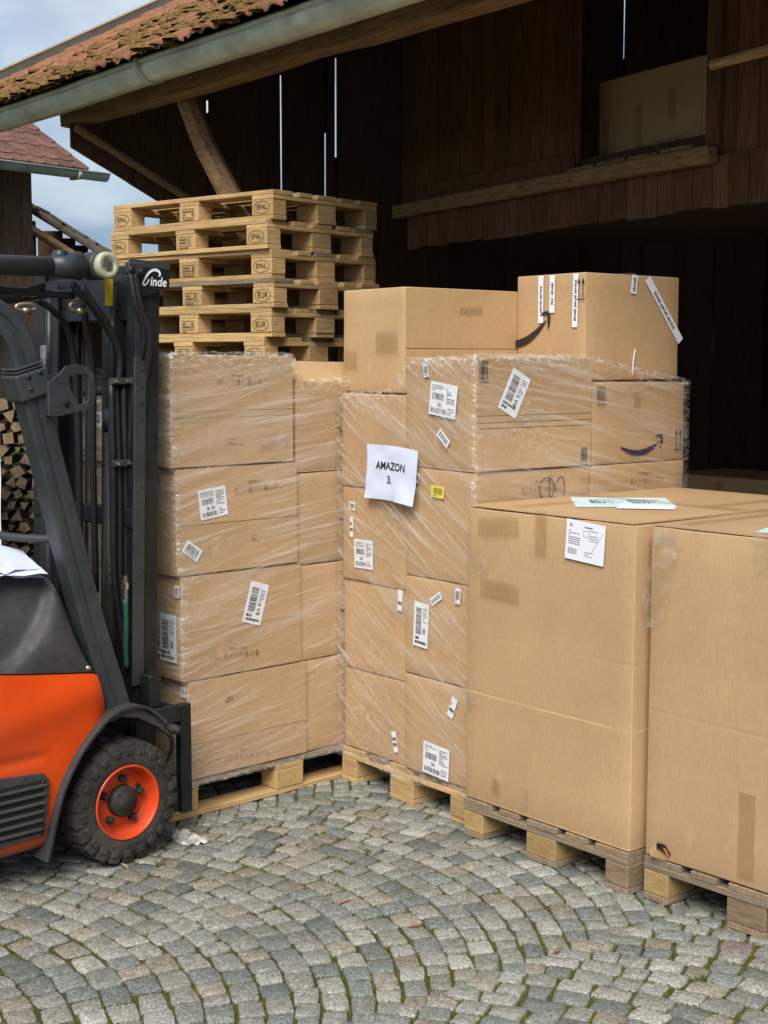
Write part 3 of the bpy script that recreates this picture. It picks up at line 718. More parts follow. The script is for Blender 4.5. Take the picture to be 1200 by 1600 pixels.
def leafy(name, label, loc, rx, rz, n, size, seed):
    q = random.Random(seed); root = empty(name, loc); tag(root, label, 'bush'); V = []; F = []
    for i in range(n):
        u = Vector((q.gauss(0, 1), q.gauss(0, 1), q.gauss(0, 1))).normalized() * q.uniform(.55, 1.); p = Vector((u.x * rx, u.y * rx, rz + u.z * rz * .95)); p += Vector((mn.noise(p * 2), mn.noise(p * 2 + Vector((5, 0, 0))), mn.noise(p * 2 + Vector((0, 9, 0))))) * .15
        a = Vector((q.gauss(0, 1), q.gauss(0, 1), q.gauss(0, 1))).normalized(); b = a.orthogonal().normalized(); s_ = size * q.uniform(.6, 1.3); k = len(V)
        V += [p - a * s_, p + b * s_ * .5, p + a * s_, p - b * s_ * .5]; F.append([k, k + 1, k + 2, k + 3])
    obj('foliage', V, F, 'leaf', root); m = MB()
    for i in range(5): an = i * 1.3; m.tube([(0, 0, 0), (math.cos(an) * rx * .3, math.sin(an) * rx * .3, rz * .8), (math.cos(an) * rx * .6, math.sin(an) * rx * .6, rz * 1.4)], [.02, .014, .006], 6)
    m.build('stem', 'log_bark', root)
leafy('bush', 'green leafy bush behind the mast of the forklift', (-2.95, 14.2, 0), .75, .92, 2600, .05, 4)
leafy('bush', 'green leafy bush at the left edge behind the white sheet', (-4.6, 14.0, 0), .9, .80, 2600, .05, 9)

# ------------------------------------------------------------------ pallets
_pm = {}
def pmesh(kind, mat):
    k = (kind, mat)
    if k not in _pm:
        m = MB()
        dims = {'deck_wide': (1.2, .145, .022), 'deck_narrow': (1.2, .10, .022), 'stringer': (.145, .8, .022), 'block_wide': (.145, .145, .078), 'block_narrow': (.145, .10, .078), 'runner_wide': (1.2, .145, .022), 'runner_narrow': (1.2, .10, .022)}[kind]
        m.box(-dims[0] / 2, dims[0] / 2, -dims[1] / 2, dims[1] / 2, 0, dims[2], .004 if 'block' in kind else .0025)
        o = m.build(kind, mat); _pm[k] = o.data; bpy.data.objects.remove(o)
    return _pm[k]
def stamp(kind, rng):
    f = Flat()
    if kind in ('EPAL', 'EUR'):
        K = 26
        for i in range(K):
            a0, a1 = 2 * math.pi * i / K, 2 * math.pi * (i + 1) / K
            f.poly([(math.cos(a) * .056 * s_, math.sin(a) * .031 * s_) for a, s_ in ((a0, .93), (a0, 1.), (a1, 1.), (a1, .93))])
        f.text(kind, 0, 0, .040 if kind == 'EUR' else .034, True)
    else:
        f.stroke([(-.045, -.018), (.045, -.018), (.045, .026), (-.045, .026)], .0025, True)
        f.lines(-.04, -.012, .016, .020, 2, rng, .6); f.bars(.022, -.012, .040, .02, rng, .003); f.lines(-.04, -.034, .04, -.024, 1, rng, .7)
    return f
def pallet(loc, rz, label, old=False, stamps=None, group=None, chips=(), seed=0):
    q = random.Random(seed); root = empty('pallet', loc, rz); tag(root, label, 'pallet', group)
    W = 'pallet_old_' if old else 'pallet_new_'; bl = 'pallet_block_old' if old else 'pallet_block_new'
    j = lambda s_=.003: q.uniform(-s_, s_)
    y = -.4
    for i, wd in enumerate((.145, .10, .145, .10, .145)):
        inst('deck_board', pmesh('deck_wide' if wd > .12 else 'deck_narrow', ('pallet_old_' if q.random() < .16 else W) + 'x'), root, (j(.004), y + wd / 2 + (0 if i in (0, 4) else j(.005)), .122), (0, 0, j(.002))); y += wd + .04125
    for x in (-.5275, 0, .5275):
        inst('stringer', pmesh('stringer', W + 'y'), root, (x, j(.002), .100), (0, 0, j()))
        for y, kd in ((-.35, 'narrow'), (0, 'wide'), (.35, 'narrow')):
            b = inst('block', pmesh('block_' + kd, 'chip_block' if (x, y) in chips else bl), root, (x + j(), y + j(.002), .022), (0, 0, j(.01)))
            st_ = (stamps or {}).get((x, y))
            if st_: stamp(st_, q).put('stamp', (Vector((0, -.0515, .039)), Vector((1, 0, 0)), Vector((0, 0, 1)), Vector((0, -1, 0))), 0, 'stamp_burn', b)
    for y, kd in ((-.35, 'narrow'), (0, 'wide'), (.35, 'narrow')): inst('runner', pmesh('runner_' + kd, W + 'x'), root, (j(.003), y + j(.002), 0), (0, 0, j(.002)))
    return root
FS = Frame(-1.478, 7.955, -40.0); ORD = ['topmost', 'second', 'third', 'fourth', 'fifth', 'sixth', 'seventh', 'eighth', 'ninth', 'tenth', 'eleventh', 'twelfth', 'thirteenth', 'fourteenth', 'fifteenth', 'sixteenth', 'seventeenth', 'lowest']
rnd = random.Random(2)
MARK = ['EPAL', 'EPAL', 'EPAL', 'EUR', 'EUR', 'EPAL']
for i in range(18):
    dx = [0, -.008, -.006, .022, -.004, -.045][i] if i < 6 else rnd.uniform(-.02, .02); dy = rnd.uniform(-.01, .01)
    mk = MARK[i] if i < 6 else 'EUR'
    nm = ('topmost pallet' if i == 0 else 'lowest pallet' if i == 17 else ORD[i] + ' pallet from the top')
    pallet(FS.p(.6 + dx, .4 + dy, .144 * (17 - i)), FS.a + rnd.uniform(-.012, .012), nm + ' of the tall stack of pale wooden pallets', stamps={(-.5275, -.35): 'EPAL', (0, -.35): 'code', (.5275, -.35): mk} if i < 6 else None, group='pallets in the tall stack', seed=i + 40)
F0 = Frame(-.82, 5.33, 43.3); FM = Frame(-.178, 5.926, -52); F1 = Frame(.295, 5.205, -51); F2 = Frame(.85, 4.57, -49.5)
pallet(F0.p(.6, .4), F0.a, 'pale pallet under the wrapped boxes that the forklift is lifting', group='pallets under loads', seed=1, chips=((0, -.35), (-.5275, -.35)))
pallet(FM.p(.4, .6), FM.a + math.pi / 2, 'pale pallet under the wrapped boxes with the paper sign', group='pallets under loads', seed=2)
pallet(F1.p(.4, .6), F1.a + math.pi / 2, 'worn grey pallet under the big carton with the white label', True, group='pallets under loads', seed=3, chips=((-.5275, .35), (-.5275, 0)))
pallet(F2.p(.4, .6), F2.a + math.pi / 2, 'worn grey pallet under the big carton at the right edge', True, group='pallets under loads', seed=4, chips=((-.5275, .35),))

# ------------------------------------------------------------------ cartons
def rbox(w_, d, h, r, bulge, seed, dent=.0, crease=()):
    q = random.Random(seed); def_ = lambda L_: sorted({0, r * .3, r, L_ * .25, L_ * .5, L_ * .75, L_ - r, L_ - r * .3, L_, L_ * .12, L_ * .88, L_ * .37, L_ * .63})
    V = []; F = []; key = {}
    X, Y, Z = def_(w_), def_(d), def_(h); Z = sorted(set(Z) | {c + e for c in crease for e in (-.04, -.012, -.005, 0, .005, .012, .04)}); X = sorted(set(X) | {w_ * k / 14 for k in range(15)}) if crease else X; amp = [bulge * q.uniform(-.2, 1) for _ in range(6)]; off = Vector((q.uniform(0, 99),) * 3)
    ski = [Vector((q.uniform(-dent, dent), q.uniform(-dent, dent), q.uniform(-dent, dent) * .5)) for _ in range(8)]
    def vert(x, y, z):
        k = (round(x, 5), round(y, 5), round(z, 5))
        if k in key: return key[k]
        p = Vector((x, y, z)); c = Vector((min(max(x, r), w_ - r), min(max(y, r), d - r), min(max(z, r), h - r))); n = p - c
        if n.length > 1e-9: n = n.normalized(); p = c + n * r
        u, v, t = x / w_, y / d, z / h; s_ = math.sin
        if x <= 0: p.x -= amp[0] * s_(math.pi * v) * s_(math.pi * t)
        if x >= w_: p.x += amp[1] * s_(math.pi * v) * s_(math.pi * t)
        if y <= 0: p.y -= amp[2] * s_(math.pi * u) * s_(math.pi * t)
        if y >= d: p.y += amp[3] * s_(math.pi * u) * s_(math.pi * t)
        if z >= h: p.z += amp[4] * s_(math.pi * u) * s_(math.pi * v)
        tri = Vector((0, 0, 0))
        for i in range(8):
            wx = u if i & 1 else 1 - u; wy = v if i & 2 else 1 - v; wz = t if i & 4 else 1 - t; tri += ski[i] * (wx * wy * wz)
        if z > 1e-6: p += tri
        if crease and any(abs(z - c_) < 1e-5 for c_ in crease):
            k_ = .0013 * (.5 + mn.noise((x * 3, y * 3, z * 9)))
            if y <= 0: p.y += k_
            if x >= w_: p.x -= k_
        if crease and z > h - .02: p.z += .004 * mn.noise((x * 9, y * 9, 3)) - .003; p.y += .003 * mn.noise((x * 12, y * 12, 7)) * (y <= 0)
        p += Vector((mn.noise(p * 5 + off), mn.noise(p * 5 + off + Vector((7, 0, 0))), 0)) * .0018
        key[k] = len(V); V.append(p); return key[k]
    def fc(A, Bq, f, flip):
        for i in range(len(A) - 1):
            for j in range(len(Bq) - 1):
                q4 = [f(A[i], Bq[j]), f(A[i + 1], Bq[j]), f(A[i + 1], Bq[j + 1]), f(A[i], Bq[j + 1])]; F.append(q4[::-1] if flip else q4)
    fc(X, Z, lambda a, b: vert(a, 0, b), False); fc(X, Z, lambda a, b: vert(a, d, b), True)
    fc(Y, Z, lambda a, b: vert(0, a, b), True); fc(Y, Z, lambda a, b: vert(w_, a, b), False)
    fc(X, Y, lambda a, b: vert(a, b, h), False); fc(X, Y, lambda a, b: vert(a, b, 0), True)
    return V, F
_cs = [100]
class Carton:
    def __init__(s, label, fr, x, y, z, w_, d, h, mat='cardboard', jit=.004, bulge=.005, dent=.004, name='cardboard_box', group=None, yaw=0, crease=()):
        _cs[0] += 1; q = random.Random(_cs[0]); s.q = q; s.dims = (w_, d, h)
        V, F = rbox(w_, d, h, .006, bulge, _cs[0], dent, crease); o = obj(name, V, F, mat, None, True); s.o = o; s.mat = mat
        o.location = fr.p(x, y, z); o.rotation_euler = (0, 0, fr.a + q.uniform(-jit, jit) + R(yaw)); tag(o, label, 'box', group)
    def flaps(s, f, cuts, th=.0035, ends=.004):
        """cardboard flaps on a face, split by thin gaps at the given heights"""
        O, U, Vv, Nn = face(s.dims, f); Lh = {'front': s.dims[0], 'left': s.dims[1], 'right': s.dims[1], 'top': s.dims[0]}[f]; Hh = s.dims[1] if f == 'top' else s.dims[2]
        cs = [.003] + list(cuts) + [Hh - .003]
        for a, b in zip(cs[:-1], cs[1:]):
            m = MB(); m.box(ends, Lh - ends, a + .0014, b - .0014, 0, 1, 0)
            V = []
            for v in m.V:
                e = s.q.uniform(-.0007, .0007); k = (.001 if v.z < .5 else th + .003) + e
                V.append(O + U * v.x + Vv * v.y + Nn * k)
            fix_normals(obj('flap', V, m.F, s.mat, s.o))
        s.off = th + .0035
        return s
    off = .004
    def print_(s, f, fl, cu, cv, rot=0, mat='print_brown', name='print', off=None):
        return fl.put(name, face(s.dims, f), (off if off is not None else s.off) + .0006 + bump_at(s, cu, cv, f), mat, s.o, cu, cv, rot)
    def label(s, f, cu, cv, w_, h, rot=0, style='ship', mat='paper', name='shipping_label', txt='SK'):
        q = s.q; base = s.off + .0012 + bump_at(s, cu, cv, f); fr = face(s.dims, f)
        a = Flat().rect(-w_ / 2, -h / 2, w_ / 2, h / 2).put(name, fr, base, mat, s.o, cu, cv, rot)
        p = Flat(); W_, H_ = w_ / 2, h / 2
        if style == 'ship':
            p.lines(-W_ * .85, H_ * .45, W_ * .1, H_ * .85, 4, q); p.bars(-W_ * .8, -H_ * .05, W_ * .05, H_ * .35, q, w_ * .018); p.lines(W_ * .25, -H_ * .2, W_ * .85, H_ * .8, 8, q, .45)
            p.text(txt, -W_ * .2, -H_ * .32, h * .17, True); p.bars(-W_ * .85, -H_ * .85, W_ * .3, -H_ * .55, q, w_ * .02); p.lines(W_ * .4, -H_ * .85, W_ * .85, -H_ * .4, 3, q)
        elif style == 'tall':
            p.bars(-W_ * .7, -H_ * .45, W_ * .05, H_ * .75, q, h * .012, False); p.text(txt, W_ * .45, -H_ * .25, w_ * .26, True, 90); p.lines(W_ * .25, H_ * .1, W_ * .8, H_ * .8, 7, q)
            p.lines(-W_ * .75, -H_ * .9, W_ * .75, -H_ * .52, 2, q, .65)
        elif style == 'doc':
            p.lines(-W_ * .8, H_ * .64, -W_ * .45, H_ * .82, 1, q, .8); p.lines(-W_ * .05, H_ * .66, W_ * .35, H_ * .8, 1, q, .5); p.lines(-W_ * .85, -H_ * .25, -W_ * .25, H_ * .5, 7, q, .4); p.stroke([(-W_ * .1, H_ * .25), (W_ * .15, H_ * .25), (W_ * .15, H_ * .55), (-W_ * .1, H_ * .55)], w_ * .008, True)
            p.lines(W_ * .2, H_ * .05, W_ * .65, H_ * .65, 5, q, .3); p.bars(-W_ * .85, -H_ * .72, -W_ * .4, -H_ * .42, q, w_ * .013); p.stroke([(W_ * .35, -H_ * .5), (W_ * .9, H_ * .6)], w_ * .006); p.lines(W_ * .0, -H_ * .75, W_ * .5, -H_ * .45, 3, q, .3)
        elif style == 'code':
            p.bars(-W_ * .7, -H_ * .45, W_ * .7, H_ * .65, q, w_ * .03); p.lines(-W_ * .7, -H_ * .8, W_ * .7, -H_ * .55, 1, q, .6)
        elif style == 'strip': p.lines(-W_ * .8, -H_ * .55, W_ * .8, H_ * .55, 2, q, .6)
        p.put('print', fr, base + .0006, 'print_black' if style != 'doc' else 'print_gray', a, cu, cv, rot)
        return a
    def tape(s, f, cu, cv, w_, h, rot=0, mat='tape_brown', name='tape', wav=.0015):
        O, U, Vv, Nn = face(s.dims, f); c, q_ = math.cos(R(rot)), math.sin(R(rot)); V = []; nx, ny = 8, 8; base = s.off + .0012 + bump_at(s, cu, cv, f)
        for j in range(ny + 1):
            for i in range(nx + 1):
                x = (i / nx - .5) * w_; y = (j / ny - .5) * h; V.append(O + U * (cu + x * c - y * q_) + Vv * (cv + x * q_ + y * c) + Nn * (base + wav * (1 + mn.noise((x * 40 + s.q.random() * .3, y * 40, cu * 9)))))
        return obj(name, V, [[j * (nx + 1) + i, j * (nx + 1) + i + 1, (j + 1) * (nx + 1) + i + 1, (j + 1) * (nx + 1) + i] for j in range(ny) for i in range(nx)], mat, s.o, True)
def bump_at(s, cu, cv, f): return .0015
def icons(q, w_=.2):
    f = Flat(); x = -w_ / 2; k = 0
    f.lines(x, -.012, x + .03, .012, 4, q, .3); x += .042
    while x < w_ / 2:
        k += 1; c = q.choice((0, 1, 2, 3))
        if c == 0: f.stroke([(x, -.010), (x + .016, -.010), (x + .008, .009)], .0022, True)
        elif c == 1: f.stroke([(x + .008 + .008 * math.cos(a * .7), .008 * math.sin(a * .7)) for a in range(9)], .002, True)
        elif c == 2: f.bars(x, -.011, x + .017, .011, q, .0022)
        else: f.stroke([(x, -.009), (x + .004, .008), (x + .010, -.004), (x + .016, .009)], .0022)
        x += .026
    f.lines(-.03, .022, .06, .034, 2, q, .35)
    return f
def smile(L_=.17):
    f = Flat(); P = []; W_ = []
    for i in range(21):
        t = i / 20; P.append(((t - .5) * L_, -.17 * L_ * math.sin(math.pi * (t * .92 + .04)) + .04 * L_ * t)); W_.append(L_ * (.012 + .085 * math.sin(math.pi * min(1, t * 1.02)) ** .8))
    f.stroke(P, W_); ex, ey = P[-1]
    f.stroke([(ex - .10 * L_, ey + .085 * L_), (ex - .02 * L_, ey + .10 * L_), (ex + .045 * L_, ey + .085 * L_), (ex + .06 * L_, ey + .05 * L_), (ex + .035 * L_, ey - .05 * L_), (ex + .005 * L_, ey - .12 * L_)], [L_ * .02, L_ * .045, L_ * .055, L_ * .055, L_ * .045, L_ * .012])
    return f
def updown():
    f = Flat()
    for x in (-.012, .012): f.stroke([(x, -.035), (x, .025)], .0035); f.poly([(x - .008, .022), (x + .008, .022), (x, .045)])
    f.rect(-.022, -.043, .022, -.039); return f
def codeblock(q, w_=.045, h=.07): return Flat().bars(-w_ / 2, -h / 2, w_ / 2, h / 2, q, .0035).rect(-w_ / 2, -h / 2 - .012, w_ / 2, -h / 2 - .009)
rnd = random.Random(77)
# --- load on the forks
G0 = 'boxes wrapped on the forklift pallet'; TN = ['top', 'second', 'third', 'bottom']
T0 = [(.037, 1.352, .423), (.055, .942, .408), (.073, .534, .406), (.10, .147, .385)]
for i, (x0, z, h) in enumerate(T0):
    c = Carton('film-wrapped carton next to the forklift mast, %s of its column of four' % TN[i], F0, x0, .0, z, .588, .395, h, group=G0)
    if i < 3: c.flaps('front', [(h * .44), (h * .50)] if i == 0 else [h * .47])
    else: c.flaps('front', [h * .36])
    if i == 0:
        c.print_('front', icons(rnd), .31, h * .755); c.print_('front', Flat().lines(-.08, -.012, .0, .014, 4, rnd, .3), .34, .09)
        c.tape('front', .48, .085, .15, .075, 2, 'tape_crumple'); c.label('left', .305, .33, .05, .07, 0, 'code', name='small_label'); c.label('left', .265, .12, .035, .2, 0, 'strip', name='small_label')
    if i == 1:
        c.label('front', .165, .272, .130, .115, 7, 'ship', txt='B 10'); c.print_('front', icons(rnd), .37, .315, 3); c.label('front', .065, .095, .085, .05, -35, 'code', name='small_label')
        c.print_('front', Flat().lines(-.03, -.012, .03, .014, 4, rnd, .3), .38, .12); c.label('left', .27, .35, .03, .06, 0, 'code', name='small_label')
    if i == 2:
        c.label('front', .35, .268, .095, .165, -17, 'tall', txt='BA II'); c.print_('front', icons(rnd), .25, .075, -3); c.label('left', .38, .35, .03, .045, 0, 'code', name='small_label'); c.label('left', .32, .165, .11, .185, 0, 'tall')
        c.label('left', .27, .105, .04, .03, -20, 'strip', name='small_label')
    if i == 3:
        c.print_('front', icons(rnd), .27, .05, -4); c.print_('front', Flat().lines(-.02, -.012, .02, .014, 4, rnd, .4), .19, .29); c.label('left', .375, .345, .03, .04, 0, 'code', name='small_label')
for i, (x0, z, h) in enumerate(T0):
    h2 = .235 if i == 0 else h; c = Carton('film-wrapped carton seen through the forklift mast, %s of its column' % TN[i], F0, x0, .40, z, .588, .39, h2, group=G0)
    if i == 0: c.label('left', .30, .17, .07, .06, 0, 'code', name='small_label'); c.label('left', .16, .10, .09, .2, 6, 'tall')
T0b = [(.648, 1.305, .362), (.652, .928, .372), (.660, .532, .392), (.692, .147, .383)]
for i, (x0, z, h) in enumerate(T0b):
    c = Carton('film-wrapped carton beside the gap between the two wrapped loads, %s of its column' % TN[i], F0, x0, .006, z, .50 - (x0 - .648), .78, h, group=G0)
    if i == 0: m = MB(); w4 = c.dims[0]; m.add([(.01, .004, h + .001), (w4 - .01, .004, h + .001), (w4 - .02, .17, h + .080), (.02, .17, h + .088), (.01, .008, h - .003), (w4 - .01, .008, h - .003), (w4 - .02, .174, h + .076), (.02, .174, h + .084)], [[0, 1, 2, 3], [7, 6, 5, 4], [0, 4, 5, 1], [3, 2, 6, 7], [0, 3, 7, 4], [1, 5, 6, 2]]); m.build('open_flap', 'cardboard_pale', c.o)
    if i < 3: c.print_('front', smile(.26), .345, h * .48, -4, 'print_black', 'smile_mark')
# --- load with the paper sign
GM = 'boxes wrapped on the pallet with the paper sign'
TL_ = [(1.242, .378), (.857, .383), (.487, .368), (.147, .338)]
for i, (z, h) in enumerate(TL_):
    c = Carton('film-wrapped carton in the left column of the load with the paper sign, %s of four' % TN[i], FM, .006 - .004 * (i == 0), .004 * i, z, .420, 1.14, h, group=GM)
    if i == 1: c.label('front', .075, .305, .04, .035, -4, 'code', name='small_label'); c.label('front', .07, .22, .025, .085, 0, 'strip', name='small_label'); c.label('front', .152, .115, .125, .118, 1, 'ship')
    if i == 2: c.label('front', .382, .325, .03, .085, -5, 'strip', name='small_label')
    if i == 3: c.label('front', .345, .085, .03, .085, 12, 'strip', name='small_label')
TR_ = [(1.345, .420), (.922, .421), (.532, .388), (.147, .383)]
for i, (z, h) in enumerate(TR_):
    c = Carton('film-wrapped corner carton right of the paper sign, %s of its column of four' % TN[i], FM, .430, -.004, z, .405, .602, h, group=GM)
    c.off = .006
    if i == 0:
        c.flaps('right', [h * .38, h * .43, h * .49]); c.label('front', .235, .262, .155, .125, -7, 'ship'); c.label('front', .238, .12, .075, .035, -40, 'strip', name='small_label'); c.label('front', .135, .372, .03, .05, 8, 'code', name='small_label')
        c.print_('right', codeblock(rnd), .035, .375, 0, 'print_black'); c.label('right', .186, .288, .10, .165, -28, 'tall', txt='BA II'); c.print_('right', codeblock(rnd, .035, .055), .56, .045, 0, 'print_black')
    if i == 1:
        c.label('front', .203, .338, .075, .045, -3, 'code', 'label_yellow', 'yellow_label'); c.label('front', .08, .385, .03, .04, -20, 'strip', name='small_label')
        c.print_('right', icons(rnd), .33, .345, 0, 'print_black'); P = [(.33 + .045 * math.cos(a * .42) * (1 - a * .012), .345 + .042 * math.sin(a * .42)) for a in range(17)]
        c.print_('right', Flat().stroke([(x - .33, y - .345) for x, y in P], .0045).stroke([(.015, -.04), (.012, .05), (.03, .045)], .0045).stroke([(.05, .02), (.065, .04), (.085, .04), (.095, .015), (.09, -.04)], .0045), .36, .345, 0, 'print_black', 'marker_scrawl', .008)
    if i == 2: c.label('front', .107, .205, .088, .175, -3, 'tall'); c.label('front', .195, .318, .07, .03, 32, 'strip', name='small_label'); c.label('front', .322, .345, .03, .06, -4, 'code', name='small_label')
    if i == 3: c.label('front', .20, .072, .155, .125, -3, 'ship'); c.label('front', .295, .30, .035, .085, -22, 'strip', name='small_label')
TB_ = [(1.345, .322, 'top'), (.922, .421, 'second'), (.532, .388, 'third'), (.147, .383, 'bottom')]
for i, (z, h, nm) in enumerate(TB_):
    c = Carton('film-wrapped carton with the dark smile arrow facing right, above the big carton' if i == 0 else 'film-wrapped carton in the far right column of the sign load, %s of four' % nm, FM, .430, .606, z, .405, .545, h, group=GM)
    if i == 0: c.print_('right', smile(.235), .275, .075, 2, 'print_violet', 'smile_mark'); c.print_('right', updown(), .505, .085, 0, 'print_black', 'arrows_mark'); c.print_('right', codeblock(rnd, .05, .06), .048, .278, 0, 'print_black'); c.tape('right', .25, .25, .04, .07, 0)
    if i == 1: c.print_('right', icons(rnd, .24), .30, .35, 0, 'print_brown')
c = Carton('unwrapped carton standing on the left column behind the film edge', FM, -.04, .045, 1.626, .40, .615, .415, 'cardboard_pale', bulge=.003)
c.flaps('right', [.13, .175]); c.print_('right', Flat().lines(.02, -.016, .14, .016, 5, rnd, .22), .26, .325, 0, 'print_gray'); c.tape('front', .30, .20, .14, .09, 0); c.tape('front', .06, .13, .09, .08, 0)
d = Carton('unwrapped carton with white printed parcel tape on top of the right boxes', FM, .372, .640, 1.676, .385, .555, .425, 'cardboard', bulge=.003, dent=.006)
def ptape(c, f, cu, cv, w_, h, rot, txt='slovak parcel service'):
    a = Flat().rect(-w_ / 2, -h / 2, w_ / 2, h / 2).put('printed_tape', face(c.dims, f), .0055, 'paper', c.o, cu, cv, rot)
    if txt: Flat().text(txt, 0, 0, h * .72, True, 0, .9).put('print', face(c.dims, f), .0065, 'print_black', a, cu, cv, rot)
ptape(d, 'front', .140, .325, .19, .030, 90, 'parcel service'); ptape(d, 'front', .205, .345, .15, .030, 90, 'vice  slovak'); ptape(d, 'front', .335, .315, .21, .030, 89)
ptape(d, 'right', .46, .285, .33, .036, -50); ptape(d, 'right', .275, .385, .075, .036, 84, 'slovak')
d.print_('front', smile(.30), .03, .20, 14, 'print_black', 'smile_mark'); d.print_('front', updown(), .365, .36, 0, 'print_black', 'arrows_mark')
m = MB(); m.tube(catmull([(.395, .27, .02), (.40, .265, .06), (.392, .28, .10), (.394, .285, .125)], 5), .0025, 6); m.build('loose_string', 'paper', d.o)
ptape(d, 'top', .19, .29, .36, .05, 0, None)
# --- the two big cartons
b1 = Carton('big tall plain carton with one white label on the left worn pallet', F1, .006, .004, .148, .796, 1.15, 1.08, 'cardboard', .0, .010, .005, name='big_carton', crease=(.62, .40))
b1.label('front', .588, 1.006, .175, .135, -4, 'doc'); b1.tape('front', .17, 1.02, .21, .07, 5); b1.tape('front', .383, 1.015, .055, .16, 0); b1.tape('front', .18, .79, .20, .07, -2); b1.tape('front', .075, .885, .075, .085, 20, 'tape_crumple', wav=.005); b1.tape('front', .03, .37, .07, .05, 30, 'tape_crumple', wav=.005)
b1.tape('front', .315, .065, .04, .09, 0, 'tape_crumple'); b1.tape('front', .17, .075, .035, .06, 0)
b1.flaps('top', [.573])
Flat().rect(-.19, -.20, .17, .17).put('document_pouch', face(b1.dims, 'top'), .0085, 'doc_teal', b1.o, .31, .50, 47); Flat().rect(-.10, -.075, .10, .075).put('document_sheet', face(b1.dims, 'top'), .010, 'paper', b1.o, .49, .41, 40)
q = Flat().lines(-.12, -.07, .0, .07, 7, rnd, .4).bars(.03, -.06, .12, -.01, rnd, .006).lines(.02, .0, .14, .07, 4, rnd, .4); q.put('print', face(b1.dims, 'top'), .0095, 'print_gray', b1.o, .30, .50, 47)
b1.tape('top', .40, .573, .78, .06, 0); b1.tape('top', .62, .85, .06, .5, 0); b1.tape('top', .2, .2, .05, .3, 0)
b2 = Carton('big tall plain carton at the right edge with a torn lower corner', F2, .002, .004, .148, .80, 1.15, 1.08, 'cardboard', .0, .010, .005, name='big_carton', crease=(.755, .48))
b2.tape('front', .05, .93, .10, .27, -14, 'tape_crumple', wav=.006); b2.tape('front', .43, 1.04, .06, .13, 6, 'tape_crumple', wav=.006); b2.tape('front', .395, .16, .06, .27, 0); b2.tape('front', .012, .80, .03, .09, 5, 'tape_crumple', wav=.006); b2.tape('front', .06, 1.05, .10, .05, 10, 'tape_crumple', wav=.006)
b2.flaps('top', [.573]); b2.tape('top', .40, .573, .78, .06, 0); b2.tape('top', .10, .35, .05, .6, 0)
Flat().rect(-.09, -.07, .09, .07).put('document_pouch', face(b2.dims, 'top'), .0085, 'doc_teal', b2.o, .42, .14, 20)
tv_ = Flat().poly([(-.035, .0), (-.02, .016), (.008, .020), (.034, .0), (.028, -.012), (.0, -.004)]).put('torn_hole', face(b2.dims, 'front'), .0062, 'dark_void', b2.o, .075, .035, -10)  # flat dark patch drawn as the shade inside the tear
Flat().poly([(.0, .008), (.014, .010), (.030, -.008), (.024, -.011)]).put('torn_print', face(b2.dims, 'front'), .0072, 'tear_orange', b2.o, .075, .035, -10)
O, U, Vv, Nn = face(b2.dims, 'front'); V = [O + U * u + Vv * v + Nn * n for u, v, n in ((.02, .02, .008), (.055, .055, .012), (.07, .04, .03), (.045, .01, .028), (.10, .005, .010), (.085, .02, .02))]
obj('torn_flap', V, [[0, 3, 2, 1], [3, 4, 5, 2]], 'cardboard_pale', b2.o)
# top edges of more cartons in the barn and in the loft
FB = Frame(1.95, 10.05, -52); c = Carton('dim carton standing in the dark barn behind the big cartons', FB, 0, 0, 0, 1.0, .7, .98, 'cardboard'); c.tape('front', .5, .8, .06, .3, 0)
c = Carton('old carton sitting in the loft opening of the barn wall', LF, -1.596, .237, 2.868, .861, .42, .442, 'cardboard_bright', dent=.012)
c.flaps('front', [.387]); c.tape('front', .07, .126, .055, .22, 0); c.tape('front', .355, .134, .063, .27, 0); c.tape('front', .63, .237, .063, .16, 0); c.tape('front', .505, .03, .47, .055, 2)
